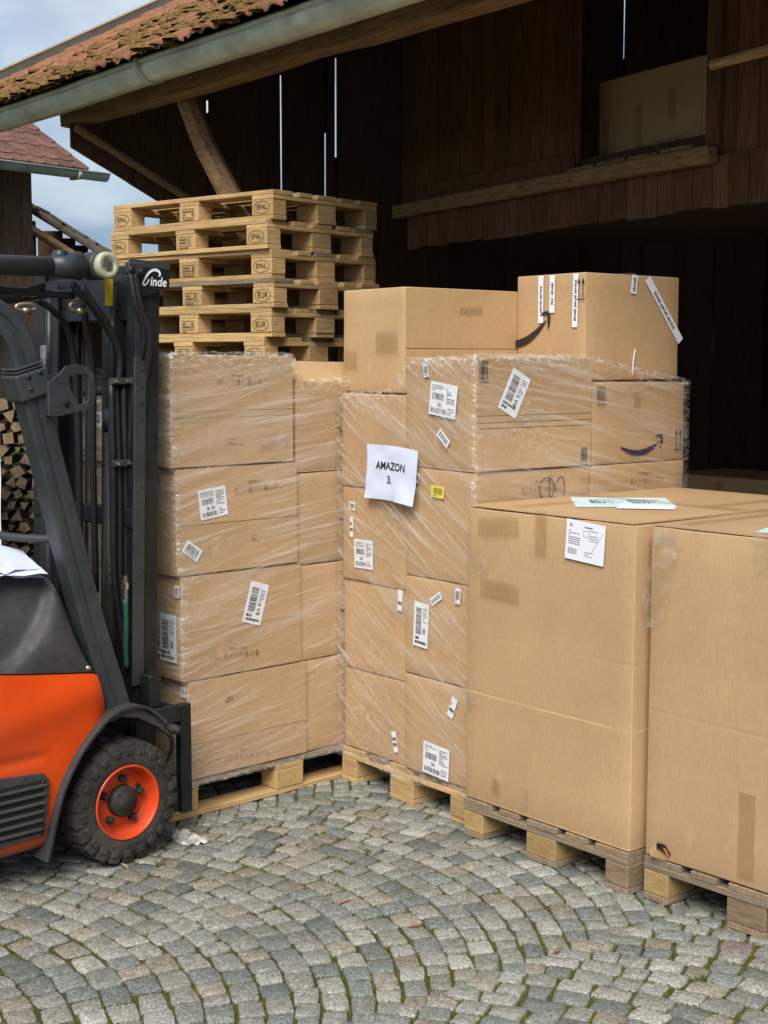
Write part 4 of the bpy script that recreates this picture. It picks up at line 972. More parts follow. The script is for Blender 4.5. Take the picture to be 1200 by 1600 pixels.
# --- stretch film
def wrap(name, label, fr, ext, ztop, zbot, mats, st_=.022, seed=0, amp=.004, lip=.05, seams=(.53, .94, 1.35)):
    x0, x1, y0, y1 = ext(1.0); per = []
    nx = int((x1 - x0) / st_); ny = int((y1 - y0) / st_)
    for i in range(nx): per.append((0, i / nx))
    for i in range(ny): per.append((1, i / ny))
    for i in range(nx): per.append((2, i / nx))
    for i in range(ny): per.append((3, i / ny))
    BN = []; n = len(per); nzr = int(1.7 / st_); V = []; UV = []; F = []; mi = []; Ls = (x1 - x0, y1 - y0, x1 - x0, y1 - y0); acc = (0, Ls[0], Ls[0] + Ls[1], 2 * Ls[0] + Ls[1])
    off = Vector((seed, seed * 2, 0)); rows = nzr + 3
    for j in range(rows + 1):
        for sd_, t in per:
            zt, zb = ztop(sd_, t), zbot(sd_, t); f = min(1, j / nzr); z = zb + (zt - zb) * f
            a0, a1, b0, b1_ = ext(z)
            p, nn = ((Vector((a0 + (a1 - a0) * t, b0, z)), Vector((0, -1, 0))), (Vector((a1, b0 + (b1_ - b0) * t, z)), Vector((1, 0, 0))), (Vector((a1 - (a1 - a0) * t, b1_, z)), Vector((0, 1, 0))), (Vector((a0, b1_ - (b1_ - b0) * t, z)), Vector((-1, 0, 0))))[sd_]
            s_ = acc[sd_] + t * Ls[sd_]
            dd = .011 + amp * mn.noise(Vector((s_ * 5, z * 16, 0)) + off) + amp * .6 * mn.noise(Vector((s_ * 14, z * 45 + s_ * 12, 3)) + off)
            k = max(0, j - nzr)
            if k: dd -= lip * k / 3; p.z += .010 * math.sin(k / 3 * 1.6) + .006 * mn.noise(Vector((s_ * 20, k, 0)))
            else: p.z += .010 * mn.noise(Vector((s_ * 9, 3, 0)) + off) * (f > .97)
            if t < .02: nn = (nn + (Vector((-1, 0, 0)), Vector((0, -1, 0)), Vector((1, 0, 0)), Vector((0, 1, 0)))[sd_]).normalized() * 1.15
            V.append(p + nn * dd); UV.append((s_, z + k * lip / 3)); dc = min(t, 1 - t) * Ls[sd_]; BN.append(max(.9 * math.exp(-dc / .035) * (.35 + .65 * max(0, mn.noise((z * 4, sd_ * 3, seed)) + .4)), (.95 * math.exp(-max(0, zt - z) / .06)), .6 * max(math.exp(-((z - q_) / .018) ** 2) for q_ in seams) * max(0, mn.noise((s_ * 4, z * 3, seed + 2)) + .25), .35 * max(0, mn.noise((s_ * 2.2, z * 2.2, seed + 9)) - .15) * 3, .7 * math.exp(-(z - zb) / .03)))
    for j in range(rows):
        for i in range(n):
            F.append([j * n + i, j * n + (i + 1) % n, (j + 1) * n + (i + 1) % n, (j + 1) * n + i]); mi.append(per[i][0])
    o = obj(name, V, F, mats, None, True, mi); o.location = fr.o; o.rotation_euler = (0, 0, fr.a)
    uvl = o.data.uv_layers.new(name='UVMap'); flat = [0.] * (len(o.data.loops) * 2); tot = acc[3] + Ls[3]
    for q_, l in enumerate(o.data.loops):
        u, v = UV[l.vertex_index]; flat[2 * q_] = u; flat[2 * q_ + 1] = v
    for pl in o.data.polygons:
        us = [flat[2 * l] for l in pl.loop_indices]
        if max(us) - min(us) > tot / 2:
            for l in pl.loop_indices:
                if flat[2 * l] < tot / 2: flat[2 * l] += tot
    uvl.data.foreach_set('uv', flat); ba = o.data.attributes.new('bunch', 'FLOAT', 'POINT'); ba.data.foreach_set('value', [min(1, b_) for b_ in BN]); tag(o, label, 'stretch film'); return o
def lerp_tab(tab, z):
    for (z0, v0), (z1, v1) in zip(tab[:-1], tab[1:]):
        if z <= z1: return v0 + (v1 - v0) * max(0, (z - z0) / (z1 - z0))
    return tab[-1][1]
def ext0(z): x = lerp_tab([(.1, .095), (.52, .092), (.56, .070), (.93, .066), (.97, .052), (1.33, .048), (1.38, .033), (1.8, .03)], z); return (x, 1.155, -.012, .80)
wrap('stretch_film', 'clear stretch film around the stacked boxes on the forks', F0, ext0, lambda s_, t: (1.778 - (.10 * max(0, min(1, (t * 1.06 - .555) * 30)))) if s_ == 0 else (1.68 if s_ == 1 else 1.60 if s_ == 2 else (1.60 + .175 * max(0, min(1, (t - .44) * 16)))), lambda s_, t: .126, ['film_low', 'film_side', 'film_low', 'film_side'], seed=3)
def extm(z): return (-.005, .846 if z > .2 else .84, -.012, 1.155)
def ztm(s_, t):
    if s_ == 0: return lerp_tab([(0, 1.615), (.38, 1.632), (.56, 1.755), (1, 1.772)], t)
    if s_ == 1: return lerp_tab([(0, 1.772), (.53, 1.768), (.75, 1.72), (1, 1.675)], t)
    if s_ == 2: return lerp_tab([(0, 1.675), (.5, 1.63), (1, 1.62)], t)
    return 1.62
wrap('stretch_film', 'clear stretch film around the boxes with the paper sign', FM, extm, ztm, lambda s_, t: .108 + .012 * math.sin(t * 9), ['film_diag', 'film_right', 'film_diag', 'film_right'], seed=8, amp=.005)
# --- paper sign
V = []; nx, ny = 16, 16; PW, PH = .325, .215
for j in range(ny + 1):
    for i in range(nx + 1):
        u, v = i / nx, j / ny; x = u * PW + .012 * math.sin(v * 2.6) * (u < .5) * (1 - 2 * u); z = v * PH
        y = -.030 - .010 * (1 - v) * (.4 + .6 * abs(u - .45)) - .004 * mn.noise((u * 4, v * 4, 2)) - (.012 * (1 - v) ** 3 * (u > .6)); V.append((x, y, z + .006 * math.sin(u * 3.1)))
sg = obj('paper_sign', V, [[j * (nx + 1) + i, j * (nx + 1) + i + 1, (j + 1) * (nx + 1) + i + 1, (j + 1) * (nx + 1) + i] for j in range(ny) for i in range(nx)], 'paper_blue', None, True)
sg.location = FM.p(.205, 0, 1.208); sg.rotation_euler = (0, R(2), FM.a); tag(sg, 'white paper sheet with one printed word and the number 3 taped on the wrapped boxes', 'sign')
def sign_txt(s_, u, v, size):
    V_, F_ = text2d(s_, size, True); P = []
    for x, z in V_:
        x = x * 1.0 + u; z = z + v; uu, vv = x / PW, z / PH
        P.append((x, -.0325 - .010 * (1 - vv) * (.4 + .6 * abs(uu - .45)) - .004 * mn.noise((uu * 4, vv * 4, 2)) - (.012 * (1 - vv) ** 3 * (uu > .6)), z + .006 * math.sin(uu * 3.1)))
    obj('lettering', P, F_, 'print_black', sg)
sign_txt('AMAZON', .165, .134, .042); sign_txt('3.', .158, .080, .042)

# ------------------------------------------------------------------ forklift (local x forward, y to its left, z up)
FK = Frame(-.894, 4.888, 45)
fk = empty('forklift', FK.o, FK.a); tag(fk, 'orange and black forklift with raised mast lifting the left load', 'forklift')
def interp(tab, x):
    for (a, va), (b, vb) in zip(tab[:-1], tab[1:]):
        if x <= b: return va + (vb - va) * max(0, min(1, (x - a) / (b - a)))
    return tab[-1][1]
def shell(name, mat, xs, lo, hi, yf, yb, nz_=18, root=None):
    m = MB(); V = []; nx = len(xs)
    for x in xs:
        for k in range(nz_ + 1): z = lo(x) + (hi(x) - lo(x)) * k / nz_; V.append((x, yf(x, z, k / nz_), z))
    n1 = nz_ + 1; base = len(V)
    for x in xs:
        for k in range(nz_ + 1): z = lo(x) + (hi(x) - lo(x)) * k / nz_; V.append((x, yb, z))
    F = []
    for i in range(nx - 1):
        for k in range(nz_):
            a = i * n1 + k; F.append([a, a + n1, a + n1 + 1, a + 1]); F.append([base + a, base + a + 1, base + a + n1 + 1, base + a + n1])
        F.append([i * n1, base + i * n1, base + (i + 1) * n1, (i + 1) * n1]); F.append([i * n1 + nz_, (i + 1) * n1 + nz_, base + (i + 1) * n1 + nz_, base + i * n1 + nz_])
    for k in range(nz_):
        F.append([k, k + 1, base + k + 1, base + k]); a = (nx - 1) * n1 + k; F.append([a, base + a, base + a + 1, a + 1])
    m.add(V, F); o = fix_normals(m.build(name, mat, root or fk, True)); 
    o.data.set_sharp_from_angle(angle=R(38)); return o
ARCH = [(-2.2, .126), (-.325, .124), (-.31, .15), (-.292, .23), (-.262, .31), (-.225, .375), (-.18, .437), (-.13, .487), (-.08, .522), (-.052, .537)]
TOPB = [(-2.2, .83), (-.5, .742), (-.12, .694), (-.105, .688), (-.083, .62), (-.052, .545)]
xs = [-2.2, -1.8, -1.4, -1.0] + [-.9 + i * .015 for i in range(38)] + [-.325, -.317, -.31, -.30, -.285, -.262, -.24, -.22, -.2, -.18, -.16, -.14, -.12, -.105, -.094, -.083, -.068, -.052]
def yb_(x, z, f):
    y = .012; y += .030 * max(0, (z - .60) / .15) ** 2 * .6
    y += .022 * max(0, min(1, (.45 + .05 * x - z) / .02)) * (1 if x < -.2 else 0) * .0
    y -= .012 * math.exp(-((z - (.60 + .22 * (x + .3))) / .07) ** 2)          # soft diagonal swage
    y += .008 * math.exp(-((z - .445) / .016) ** 2) / (1 + math.exp(max(-30, min(30, (x + .28) / .03))))               # crease over the grille
    y += .05 * max(0, (.17 - z) / .05) ** 2
    y += .035 * max(0, (x + .13) / .08) ** 2
    return y
shell('body', 'orange_paint', xs, lambda x: interp(ARCH, x), lambda x: interp(TOPB, x), yb_, 1.06, 48)
# side grille
GP = [(-1.0, .17), (-.345, .185), (-.325, .205), (-.312, .37), (-.33, .392), (-1.0, .45)]
m = MB(); m.prism(GP, -.004, .03); gr = fix_normals(m.build('grille', 'black_plastic', fk))
for i in range(6):
    z = .208 + i * .029; m = MB(); m.T = Matrix.Translation((0, -.004, z)) @ Matrix.Rotation(R(-28), 4, 'X'); x1 = -.345 + i * .004
    m.box(-.98, x1, -.010, .012, -.006, .006, .003); m.build('slat', 'black_plastic', gr)
m = MB(); m.box(-.99, -.335, -.0052, -.0042, .195, .375); m.build('grille_gap_shade', 'dark_void', gr)  # thin dark sheet painted as the shade between the slats
for x, z in ((-.335, .365), (-.35, .20)): m = MB(); m.lathe([(-.010, 0), (-.010, .008), (-.004, .009)], 10, Matrix.Translation((x, 0, z))); m.build('screw', 'steel_dark', gr, True)
# fender
arc = catmull([(-.335, -.012, .095), (-.318, -.012, .15), (-.298, -.012, .23), (-.268, -.012, .315), (-.23, -.012, .385), (-.183, -.012, .448), (-.13, -.012, .50), (-.075, -.012, .54), (-.02, -.012, .558), (.035, -.012, .560), (.085, -.012, .545), (.13, -.012, .510), (.16, -.012, .478)], 4)
m = MB(); m.sweep(arc, [(-.012, -.004), (-.008, .007), (.14, .008), (.14, .0), (.0, -.004)], (0, 1, 0)); fix_normals(m.build('fender', 'black_plastic', fk, False))
m = MB(); m.prism([(-.06, .535), (.0, .555), (.05, .556), (.165, .474), (.155, .455), (.05, .515), (-.02, .53)], -.004, .19); fix_normals(m.build('fender_nose', 'black_plastic', fk))
# cowl and dash
CL = [(-2.2, .835), (-.5, .747), (-.12, .699), (-.108, .695)]
CT = [(-2.2, .95), (-.60, .955), (-.47, .985), (-.40, 1.02), (-.34, 1.045), (-.29, 1.058), (-.25, 1.052), (-.215, 1.022), (-.185, .955), (-.15, .84), (-.112, .71), (-.108, .70)]
xs2 = [-2.2, -1.6, -1.1, -.9, -.8, -.7] + [-.65 + .01 * i for i in range(55)] + [-.108]
def yc(x, z, f):
    y = .022 + .10 * max(0, f - .1) ** 2
    # raised ridge that sweeps from the rear bottom up to the pillar
    rz = .735 + .29 * max(0, min(1, (x + .50) / .30)) ** 2.2
    dlt = z - rz; y += .055 / (1 + math.exp(max(-30, min(30, -dlt / .016)))) * (1 if x < -.17 else max(0, (-.12 - x) / .05))
    y -= .010 * math.exp(-(dlt / .022) ** 2)
    return y
shell('cowl', 'black_plastic', xs2, lambda x: interp(CL, x), lambda x: interp(CT, x), yc, 1.02, 60)
m = MB(); m.lathe([(-.004, 0), (-.004, .008), (.008, .010)], 12, Matrix.Translation((-.135, .018, .715))); m.build('screw', 'fitting', fk, True)
# front wheel
wh = empty('wheel', (0, 0, 0)); wh.parent = fk; wh.location = (.004, 0, .2195)
m = MB(); m.lathe([(.006, .128), (.000, .140), (-.001, .158), (.002, .178), (.008, .198), (.022, .2085), (.09, .2105), (.15, .2085), (.168, .195), (.175, .16), (.17, .128)], 72)
ty = fix_normals(m.build('tyre', 'rubber', wh, True))
m = MB()
for i in range(22):
    for sd_ in (0, 1):
        a = 2 * math.pi * (i + .5 * sd_) / 22; m.T = Matrix.Rotation(a, 4, 'Y')
        y0, y1 = (-.003, .085) if sd_ == 0 else (.09, .176)
        V = [(-.020, y0 + .004, .183), (.020, y0 + .004, .183), (.017, y1, .198), (-.017, y1, .198), (-.0185, y0 + .010, .2150), (.0185, y0 + .010, .2150), (.015, y1, .2195), (-.015, y1, .2195)] if sd_ == 0 else [(-.017, y0, .198), (.017, y0, .198), (.020, y1 - .004, .183), (-.020, y1 - .004, .183), (-.015, y0, .2195), (.015, y0, .2195), (.0185, y1 - .006, .2175), (-.0185, y1 - .006, .2175)]
        m.add(V, [[0, 3, 2, 1], [4, 5, 6, 7], [0, 1, 5, 4], [1, 2, 6, 5], [2, 3, 7, 6], [3, 0, 4, 7]])
        if sd_ == 0: m.box(-.007, .022, -.004, .004, .170, .192, .002)
m.T = None; fix_normals(m.build('tread', 'rubber', wh))
for i in range(0):
    pass
m = MB(); m.lathe([(.006, .1335), (-.001, .1315), (-.002, .1275), (.006, .1225), (.030, .1165), (.055, .108), (.060, .098), (.050, .086), (.046, .070), (.046, .048), (.06, .03)], 64); rm = fix_normals(m.build('rim', 'orange_rim', wh, True))
m = MB(); m.lathe([(.05, .057), (.020, .055), (.014, .050), (.014, .030), (.008, .026), (.006, .0)], 40); fix_normals(m.build('hub', 'hub_black', wh, True))
for i in range(5):
    a = 2 * math.pi * i / 5 + .25; m = MB(); m.lathe([(.048, .015), (.034, .0145), (.032, .011), (.024, .010), (.022, 0)], 8, Matrix.Translation((math.cos(a) * .0785, 0, math.sin(a) * .0785))); fix_normals(m.build('wheel_bolt', 'hub_black', wh))
m = MB(); m.box(.062, .084, .040, .05, .015, .045, .003); m.build('rim_slot_shade', 'dark_void', wh)  # solid dark block painted as the shade in the slot
m = MB(); m.box(-.12, .12, .18, .9, .12, .42, .01); m.build('axle_housing', 'steel_dark', fk)
m = MB(); m.box(-2.1, -.1, .2, .9, .10, .5, .01); m.build('chassis', 'steel_dark', fk)
# overhead guard
pp = catmull([(.012, .075, .52), (-.10, .075, .87), (-.20, .075, 1.25), (-.285, .075, 1.58), (-.325, .078, 1.74), (-.355, .08, 1.83), (-.41, .085, 1.892), (-.50, .09, 1.915), (-.9, .10, 1.945), (-1.5, .10, 1.96)], 5)
sec = [(-.034, -.046), (-.040, -.036), (-.040, -.012), (-.033, -.006), (-.033, .004), (-.040, .010), (-.040, .038), (-.032, .047), (.03, .047), (.04, .035), (.04, -.035), (.03, -.046)]
m = MB(); m.sweep(pp, sec, (0, 1, 0)); fix_normals(m.build('front_pillar', 'guard_paint', fk))
m = MB(); m.sweep([(p.x, 1.08 - p.y, p.z) for p in pp], sec, (0, 1, 0)); fix_normals(m.build('front_pillar', 'guard_paint', fk))
for x in (-.55, -.8, -1.05, -1.3): m = MB(); m.box(x - .03, x + .03, .10, .98, 1.915, 1.945, .008); m.build('guard_bar', 'guard_paint', fk)
for y in (.1, .98): m = MB(); m.tube([(-1.48, y, .8), (-1.5, y, 1.96)], .04, 10); m.build('rear_pillar', 'guard_paint', fk)
T = Matrix.Translation((-.314, .075, 1.69)) @ Matrix.Rotation(R(-15.5), 4, 'Y'); m = MB(); m.T = T
m.box(-.062, .062, -.052, .05, -.058, .030, .006); cl = m.build('pillar_clamp', 'guard_paint', fk)
m = MB(); m.T = T; m.box(-.055, .055, -.048, .046, .033, .041, .002); m.box(-.055, .055, -.048, .046, .045, .052, .002); m.build('clamp_ring', 'guard_paint', fk)
for x, z in ((-.335, 1.70), (-.328, 1.66), (-.29, 1.715)): m = MB(); m.lathe([(.020, 0), (.020, .008), (.03, .009)], 10, Matrix.Translation((x, 0, z))); m.build('bolt', 'steel_dark', fk, True)
# grab bracket with a window cut through it
outer = [(-.262, 1.572), (-.232, 1.572), (-.12, 1.592), (-.095, 1.612), (-.088, 1.66), (-.094, 1.705), (-.118, 1.733), (-.16, 1.742), (-.20, 1.735), (-.23, 1.705), (-.262, 1.685)]
inner = [(-.160, 1.607), (-.128, 1.611), (-.116, 1.62), (-.112, 1.66), (-.113, 1.695), (-.125, 1.711), (-.165, 1.709), (-.192, 1.70), (-.188, 1.66), (-.175, 1.64), (-.168, 1.63)]
m = MB(); V = []; n = len(outer)
for y in (.010, .022):
    V += [(x, y, z) for x, z in outer] + [(x, y, z) for x, z in inner]
F = []
for i in range(n):
    j = (i + 1) % n; F += [[i, j, n + j, n + i], [2 * n + i, 3 * n + i, 3 * n + j, 2 * n + j], [i, 2 * n + i, 2 * n + j, j], [n + i, n + j, 3 * n + j, 3 * n + i]]
m.add(V, F); fix_normals(m.build('grab_bracket', 'guard_paint', fk))
m = MB(); m.lathe([(.006, 0), (.006, .013), (.012, .013)], 14, Matrix.Translation((-.205, 0, 1.615))); m.build('bolt_hole_shade', 'dark_void', fk, True)  # dark disc drawn as the shade in a bolt hole
m = MB(); m.box(-.27, -.252, .012, .10, 1.572, 1.685, .003); m.build('bracket_web', 'guard_paint', fk)
# hand rail, papers
m = MB(); m.tube(catmull([(-.27, .55, 1.58), (-.33, .50, 1.40), (-.36, .45, 1.24), (-.35, .38, 1.18), (-.27, .25, 1.155), (-.165, .10, 1.15)], 6), .014, 10); m.build('grab_rail', 'black_plastic', fk, True)
m = MB(); m.box(-.30, -.24, .48, .56, 1.38, 1.43, .006); m.build('rail_clamp', 'black_plastic', fk)
for k, (dz, rot, dx) in enumerate(((.0, .05, 0), (.006, -.12, .015), (.013, .2, -.01))):
    V = []; nx = 10
    for j in range(nx + 1):
        for i in range(nx + 1):
            u, v = i / nx - .5, j / nx - .5; x = u * .30; y = v * .22; c_, s_ = math.cos(rot), math.sin(rot)
            V.append((-.40 + dx + x * c_ - y * s_, .20 + x * s_ + y * c_, 1.062 + dz + .30 * y + .020 * math.sin(u * 5 + k) * v + .012 * mn.noise((u * 4, v * 4, k)) - .05 * max(0, u - .1)))
    o = obj('paper_sheet', V, [[j * (nx + 1) + i, j * (nx + 1) + i + 1, (j + 1) * (nx + 1) + i + 1, (j + 1) * (nx + 1) + i] for j in range(nx) for i in range(nx)], 'paper_blue', None, True)
    o.location = FK.o; o.rotation_euler = (0, 0, FK.a); o.location.z += .026; tag(o, ['lowest of the paper sheets lying on the forklift dash', 'middle one of the paper sheets lying on the forklift dash', 'topmost paper sheet lying on the forklift dash'][k], 'paper', 'papers on the forklift dash')
# mast
TILT = Matrix.Translation((.15, 0, .3)) @ Matrix.Rotation(R(1.7), 4, 'Y') @ Matrix.Translation((-.15, 0, -.3))
def mb(): q = MB(); q.T = TILT; return q
ml = {}
for sgn, y0 in ((1, .19), (-1, .89)):
    yy = lambda a, b: (y0 + min(sgn * a, sgn * b), y0 + max(sgn * a, sgn * b))
    m = mb(); m.box(.170, .262, *yy(0, .016), .07, 2.10, .003); m.box(.170, .186, *yy(.016, .075), .07, 2.10, .003); m.box(.246, .262, *yy(.016, .075), .07, 2.10, .003); rail = m.build('outer_rail', 'steel_dark', fk)
    m = mb(); m.box(.192, .240, *yy(.022, .034), .09, 2.09, .002); m.box(.192, .204, *yy(.034, .10), .09, 2.09, .002); m.box(.228, .240, *yy(.034, .10), .09, 2.09, .002); m.build('inner_rail', 'steel_dark', fk)
    m = mb(); m.tube([(.155, y0 + sgn * .14, .12), (.155, y0 + sgn * .14, 1.55)], .030, 16); m.build('lift_cylinder', 'steel_dark', fk, True)
    m = mb(); m.tube([(.155, y0 + sgn * .14, 1.55), (.155, y0 + sgn * .14, 2.02)], .018, 14); m.build('cylinder_rod', 'steel_dark', fk, True)
    m = mb(); m.tube([(.155, y0 + sgn * .14, 1.50), (.155, y0 + sgn * .14, 1.58)], .035, 16); m.build('cylinder_head', 'steel_dark', fk, True)
    if sgn == 1: ml['rail'] = rail
    m = mb(); m.box(.150, .250, *yy(.125, .140), .10, 2.04, .002); m.box(.150, .163, *yy(.140, .20), .10, 2.04, .002); m.box(.236, .250, *yy(.140, .20), .10, 2.04, .002); m.build('middle_rail', 'steel_dark', fk)
    for q_ in range(2): m = mb(); m.box(.268 + .0 * q_, .272, *yy(.17 + .04 * q_, .195 + .04 * q_), .25, 2.0, .001); m.build('lift_chain', 'hub_black', fk)
# punched side strip and logo plate on the near rail
m = mb(); m.box(.148, .196, .178, .1885, .58, 1.765, .002); sp = m.build('side_strip', 'guard_paint', fk)
m = mb()
for z in (1.72, 1.66, 1.60, 1.54, 1.30, .98): m.lathe([(.1772, 0), (.1772, .0055), (.19, .0055)], 10, Matrix.Translation((.178, 0, z)))
m.build('strip_hole_shade', 'dark_void', sp)  # dark discs on the strip imitate the shade in punched holes
m = mb(); m.prism([(.125, 2.107), (.29, 2.107), (.29, 2.02), (.235, 2.0), (.19, 1.985), (.125, 1.985)], .172, .1875); lp = fix_normals(m.build('head_plate', 'steel_dark', fk))
m = mb(); m.box(.125, .292, .170, .1715, 2.084, 2.109, .0005); m.build('plate_edge', 'guard_paint', lp)
# script lettering
f = Flat()
Lp = catmull([(.012, .004, 0), (.004, .010, 0), (.012, .030, 0), (.026, .050, 0), (.045, .060, 0), (.066, .058, 0), (.078, .046, 0), (.072, .040, 0)], 6)
f.stroke([(p.x, p.y) for p in Lp], [.006 + .004 * math.sin(math.pi * i / len(Lp)) for i in range(len(Lp))])
f.stroke([(.004, .010), (.012, .003), (.022, .010), (.030, .026)], .006)
f.text('inde', .076, .018, .046, True, 0, 1.0)
f.V = [(x + .18 * y, y) for x, y in f.V]
ang = R(-2)
P = [TILT @ Vector((.168 + x * .92, .1690, 2.018 + y)) for x, y in f.V]; obj('logo_lettering', P, f.F, 'white_paint', lp)
m = mb(); m.prism([(.105, 2.045), (.135, 2.045), (.135, 1.95), (.105, 1.95)], .30, .304); fix_normals(m.build('warning_mark', 'yellow_mark', fk))
m = mb(); m.box(.20, .245, .2, .88, 2.03, 2.10, .006); m.build('top_crossbar', 'steel_dark', fk)
m = mb(); m.box(.175, .20, .21, .87, 1.90, 2.06, .004); m.build('head_panel', 'steel_dark', fk)
m = mb(); m.box(.16, .20, .2, .88, .35, .50, .006); m.build('lower_crossbar', 'steel_dark', fk)
m = mb(); m.box(.16, .19, .2, .88, 1.15, 1.22, .006); m.build('mid_crossbar', 'steel_dark', fk)
# upper tilt cylinder with pivot cap
m = MB(); m.tube([(-1.3, .255, 2.045), (-.05, .255, 2.076)], .034, 18); tc_ = m.build('tilt_cylinder', 'guard_paint', fk, True)
m = MB(); m.tube([(-.10, .255, 2.075), (.02, .255, 2.082)], [.036, .05], 18); m.lathe([(.215, .0), (.215, .044), (.222, .05), (.29, .05), (.30, .044), (.30, 0)], 28, Matrix.Translation((.085, 0, 2.085))); m.build('cylinder_eye', 'guard_paint', fk, True)
m = MB(); m.tube([(-.06, .235, 2.112), (-.06, .275, 2.112)], .022, 12); m.build('grease_boss', 'guard_paint', fk, True)
m = MB(); m.lathe([(.214, .047), (.196, .047), (.190, .042), (.190, .026), (.199, .024), (.199, .0)], 36, Matrix.Translation((.096, 0, 2.085))); fix_normals(m.build('pivot_cap', 'cap_olive', fk, True))
m = MB(); m.lathe([(.201, .018), (.186, .015), (.186, 0)], 6, Matrix.Translation((.096, 0, 2.085))); fix_normals(m.build('pivot_bolt', 'chrome', fk))
m = MB(); m.box(.15, .215, .15, .175, 2.055, 2.098, .005); m.build('hose_clamp', 'guard_paint', fk)
m = MB(); m.lathe([(.143, 0), (.143, .012), (.152, .012)], 10, Matrix.Translation((.162, 0, 2.07))); m.lathe([(.143, 0), (.143, .010), (.152, .010)], 10, Matrix.Translation((.205, 0, 2.066))); m.build('clamp_bolt', 'steel_dark', fk, True)
# hoses
HS = [[(.165, .16, 2.06), (.175, .15, 1.96), (.215, .155, 1.86), (.222, .20, 1.72), (.215, .24, 1.55), (.212, .25, 1.2), (.21, .25, .95)],
      [(.180, .16, 2.06), (.195, .15, 1.95), (.235, .15, 1.84), (.240, .19, 1.7), (.235, .24, 1.5), (.235, .25, 1.1)],
      [(.02, .25, 2.01), (.07, .25, 1.95), (.14, .26, 1.87), (.19, .27, 1.77), (.185, .28, 1.66), (.165, .29, 1.58), (.16, .29, 1.3), (.158, .29, 1.05)],
      [(.03, .27, 2.01), (.08, .27, 1.94), (.15, .28, 1.86), (.205, .29, 1.76), (.20, .30, 1.64), (.185, .30, 1.56), (.18, .30, 1.3), (.178, .30, 1.05)],
      [(-.9, .30, 1.99), (-.5, .30, 1.985), (-.25, .30, 1.97), (-.17, .30, 1.99), (-.10, .30, 2.01)], [(-.9, .33, 1.965), (-.35, .33, 1.955), (-.2, .35, 1.96), (-.05, .36, 1.985), (.05, .36, 1.99)], [(-.9, .30, 2.01), (-.45, .30, 2.0), (-.1, .30, 1.985), (.02, .30, 1.98)],
      [(.158, .29, .97), (.165, .27, .90), (.20, .25, .82), (.225, .24, .74), (.215, .24, .66), (.20, .25, .60)], [(.178, .30, .97), (.20, .28, .88), (.24, .24, .76), (.235, .235, .68), (.21, .25, .58)]]
HS += [[(.145 + .026 * i, .262 + .01 * (i % 2), 1.685), (.146 + .026 * i, .262, 1.3), (.143 + .026 * i, .264, .98), (.165 + .02 * i, .26, .80), (.19 + .01 * i, .25, .62)] for i in range(4)] + [[(.10, .36, 2.02), (.12, .38, 1.9), (.16, .40, 1.7), (.16, .41, 1.4), (.16, .41, .9)], [(-.06, .42, 1.97), (.02, .43, 1.93), (.10, .45, 1.84), (.13, .46, 1.6), (.13, .46, 1.0)]]
for P in HS: m = MB(); m.tube(catmull(P, 6), .0125, 10); m.build('hose', 'hose_rubber', fk, True)
m = MB(); m.tube(catmull([(.142, .195, .90), (.146, .20, .80), (.15, .21, .72), (.16, .22, .64)], 5), .010, 8); m.build('hose', 'green_hose', fk, True)
for x, y, z in ((.158, .29, 1.03), (.178, .30, 1.02)):
    m = MB()
    for dz, r_ in ((0, .015), (-.022, .012), (-.032, .017), (-.048, .011), (-.060, .016), (-.075, .013)): m.tube([(x, y, z + dz), (x, y, z + dz - .012)], r_, 8)
    m.tube([(x, y, z), (x, y, z - .085)], .010, 8); m.build('hose_fitting', 'fitting', fk)
m = MB(); m.tube([(.142, .195, .985), (.142, .195, .90)], .010, 8); m.tube([(.142, .195, .96), (.142, .195, .935)], .013, 6); m.build('hose_fitting', 'chrome', fk)
for x, y, z, d in ((-.01, .265, 2.02, -1), (.012, .285, 2.015, -1)):
    m = MB(); m.tube([(x, y, z), (x + .06, y, z - .055)], .014, 8); m.tube([(x + .012, y, z - .011), (x + .028, y, z - .026)], .018, 6); m.build('hose_fitting', 'steel_dark', fk)
m = MB(); m.tube([(-.18, .31, 1.985), (-.09, .31, 1.99)], .013, 8); m.tube([(-.14, .31, 1.987), (-.125, .31, 1.988)], .018, 8); m.build('hose_fitting', 'fitting', fk)
for zc, w2 in ((1.68, .07), (1.385, .07)):
    m = MB(); m.box(.135, .205, .235, .262, zc - .012, zc + .012, .003); m.build('hose_clamp', 'black_plastic', fk)
    m = MB(); m.box(.208, .245, .225, .25, zc - .014, zc + .012, .003); m.build('hose_clamp', 'black_plastic', fk)
    m = MB()
    for x in (.145, .195, .24): m.lathe([(.222, 0), (.222, .006), (.24, .006)], 8, Matrix.Translation((x, 0, zc)))
    m.m = 0; m.build('clamp_bolt', 'fitting', fk)
# rings and the far lever
def ringlink(c, rx, rz, r_):
    m = MB(); m.tube([(c[0] + math.cos(a * math.pi / 10) * rx, c[1], c[2] + math.sin(a * math.pi / 10) * rz) for a in range(21)], r_, 8); m.tube([(c[0] - .012, c[1], c[2] - rz), (c[0] + .018, c[1], c[2] - rz)], r_ * 1.7, 6); return m.build('lifting_link', 'fitting', fk, True)
ringlink((.045, .30, 1.945), .040, .017, .007); ringlink((-.02, .55, 1.945), .040, .012, .007)
m = MB(); m.tube([(.05, .55, 1.55), (.05, .55, 1.80)], .008, 8); m.tube([(.05, .55, 1.76), (.05, .55, 1.81)], .013, 8); m.build('lever_rod', 'chrome', fk)
m = MB(); m.box(.035, .075, .53, .57, 1.63, 1.70, .004); m.build('lever_block', 'black_plastic', fk)
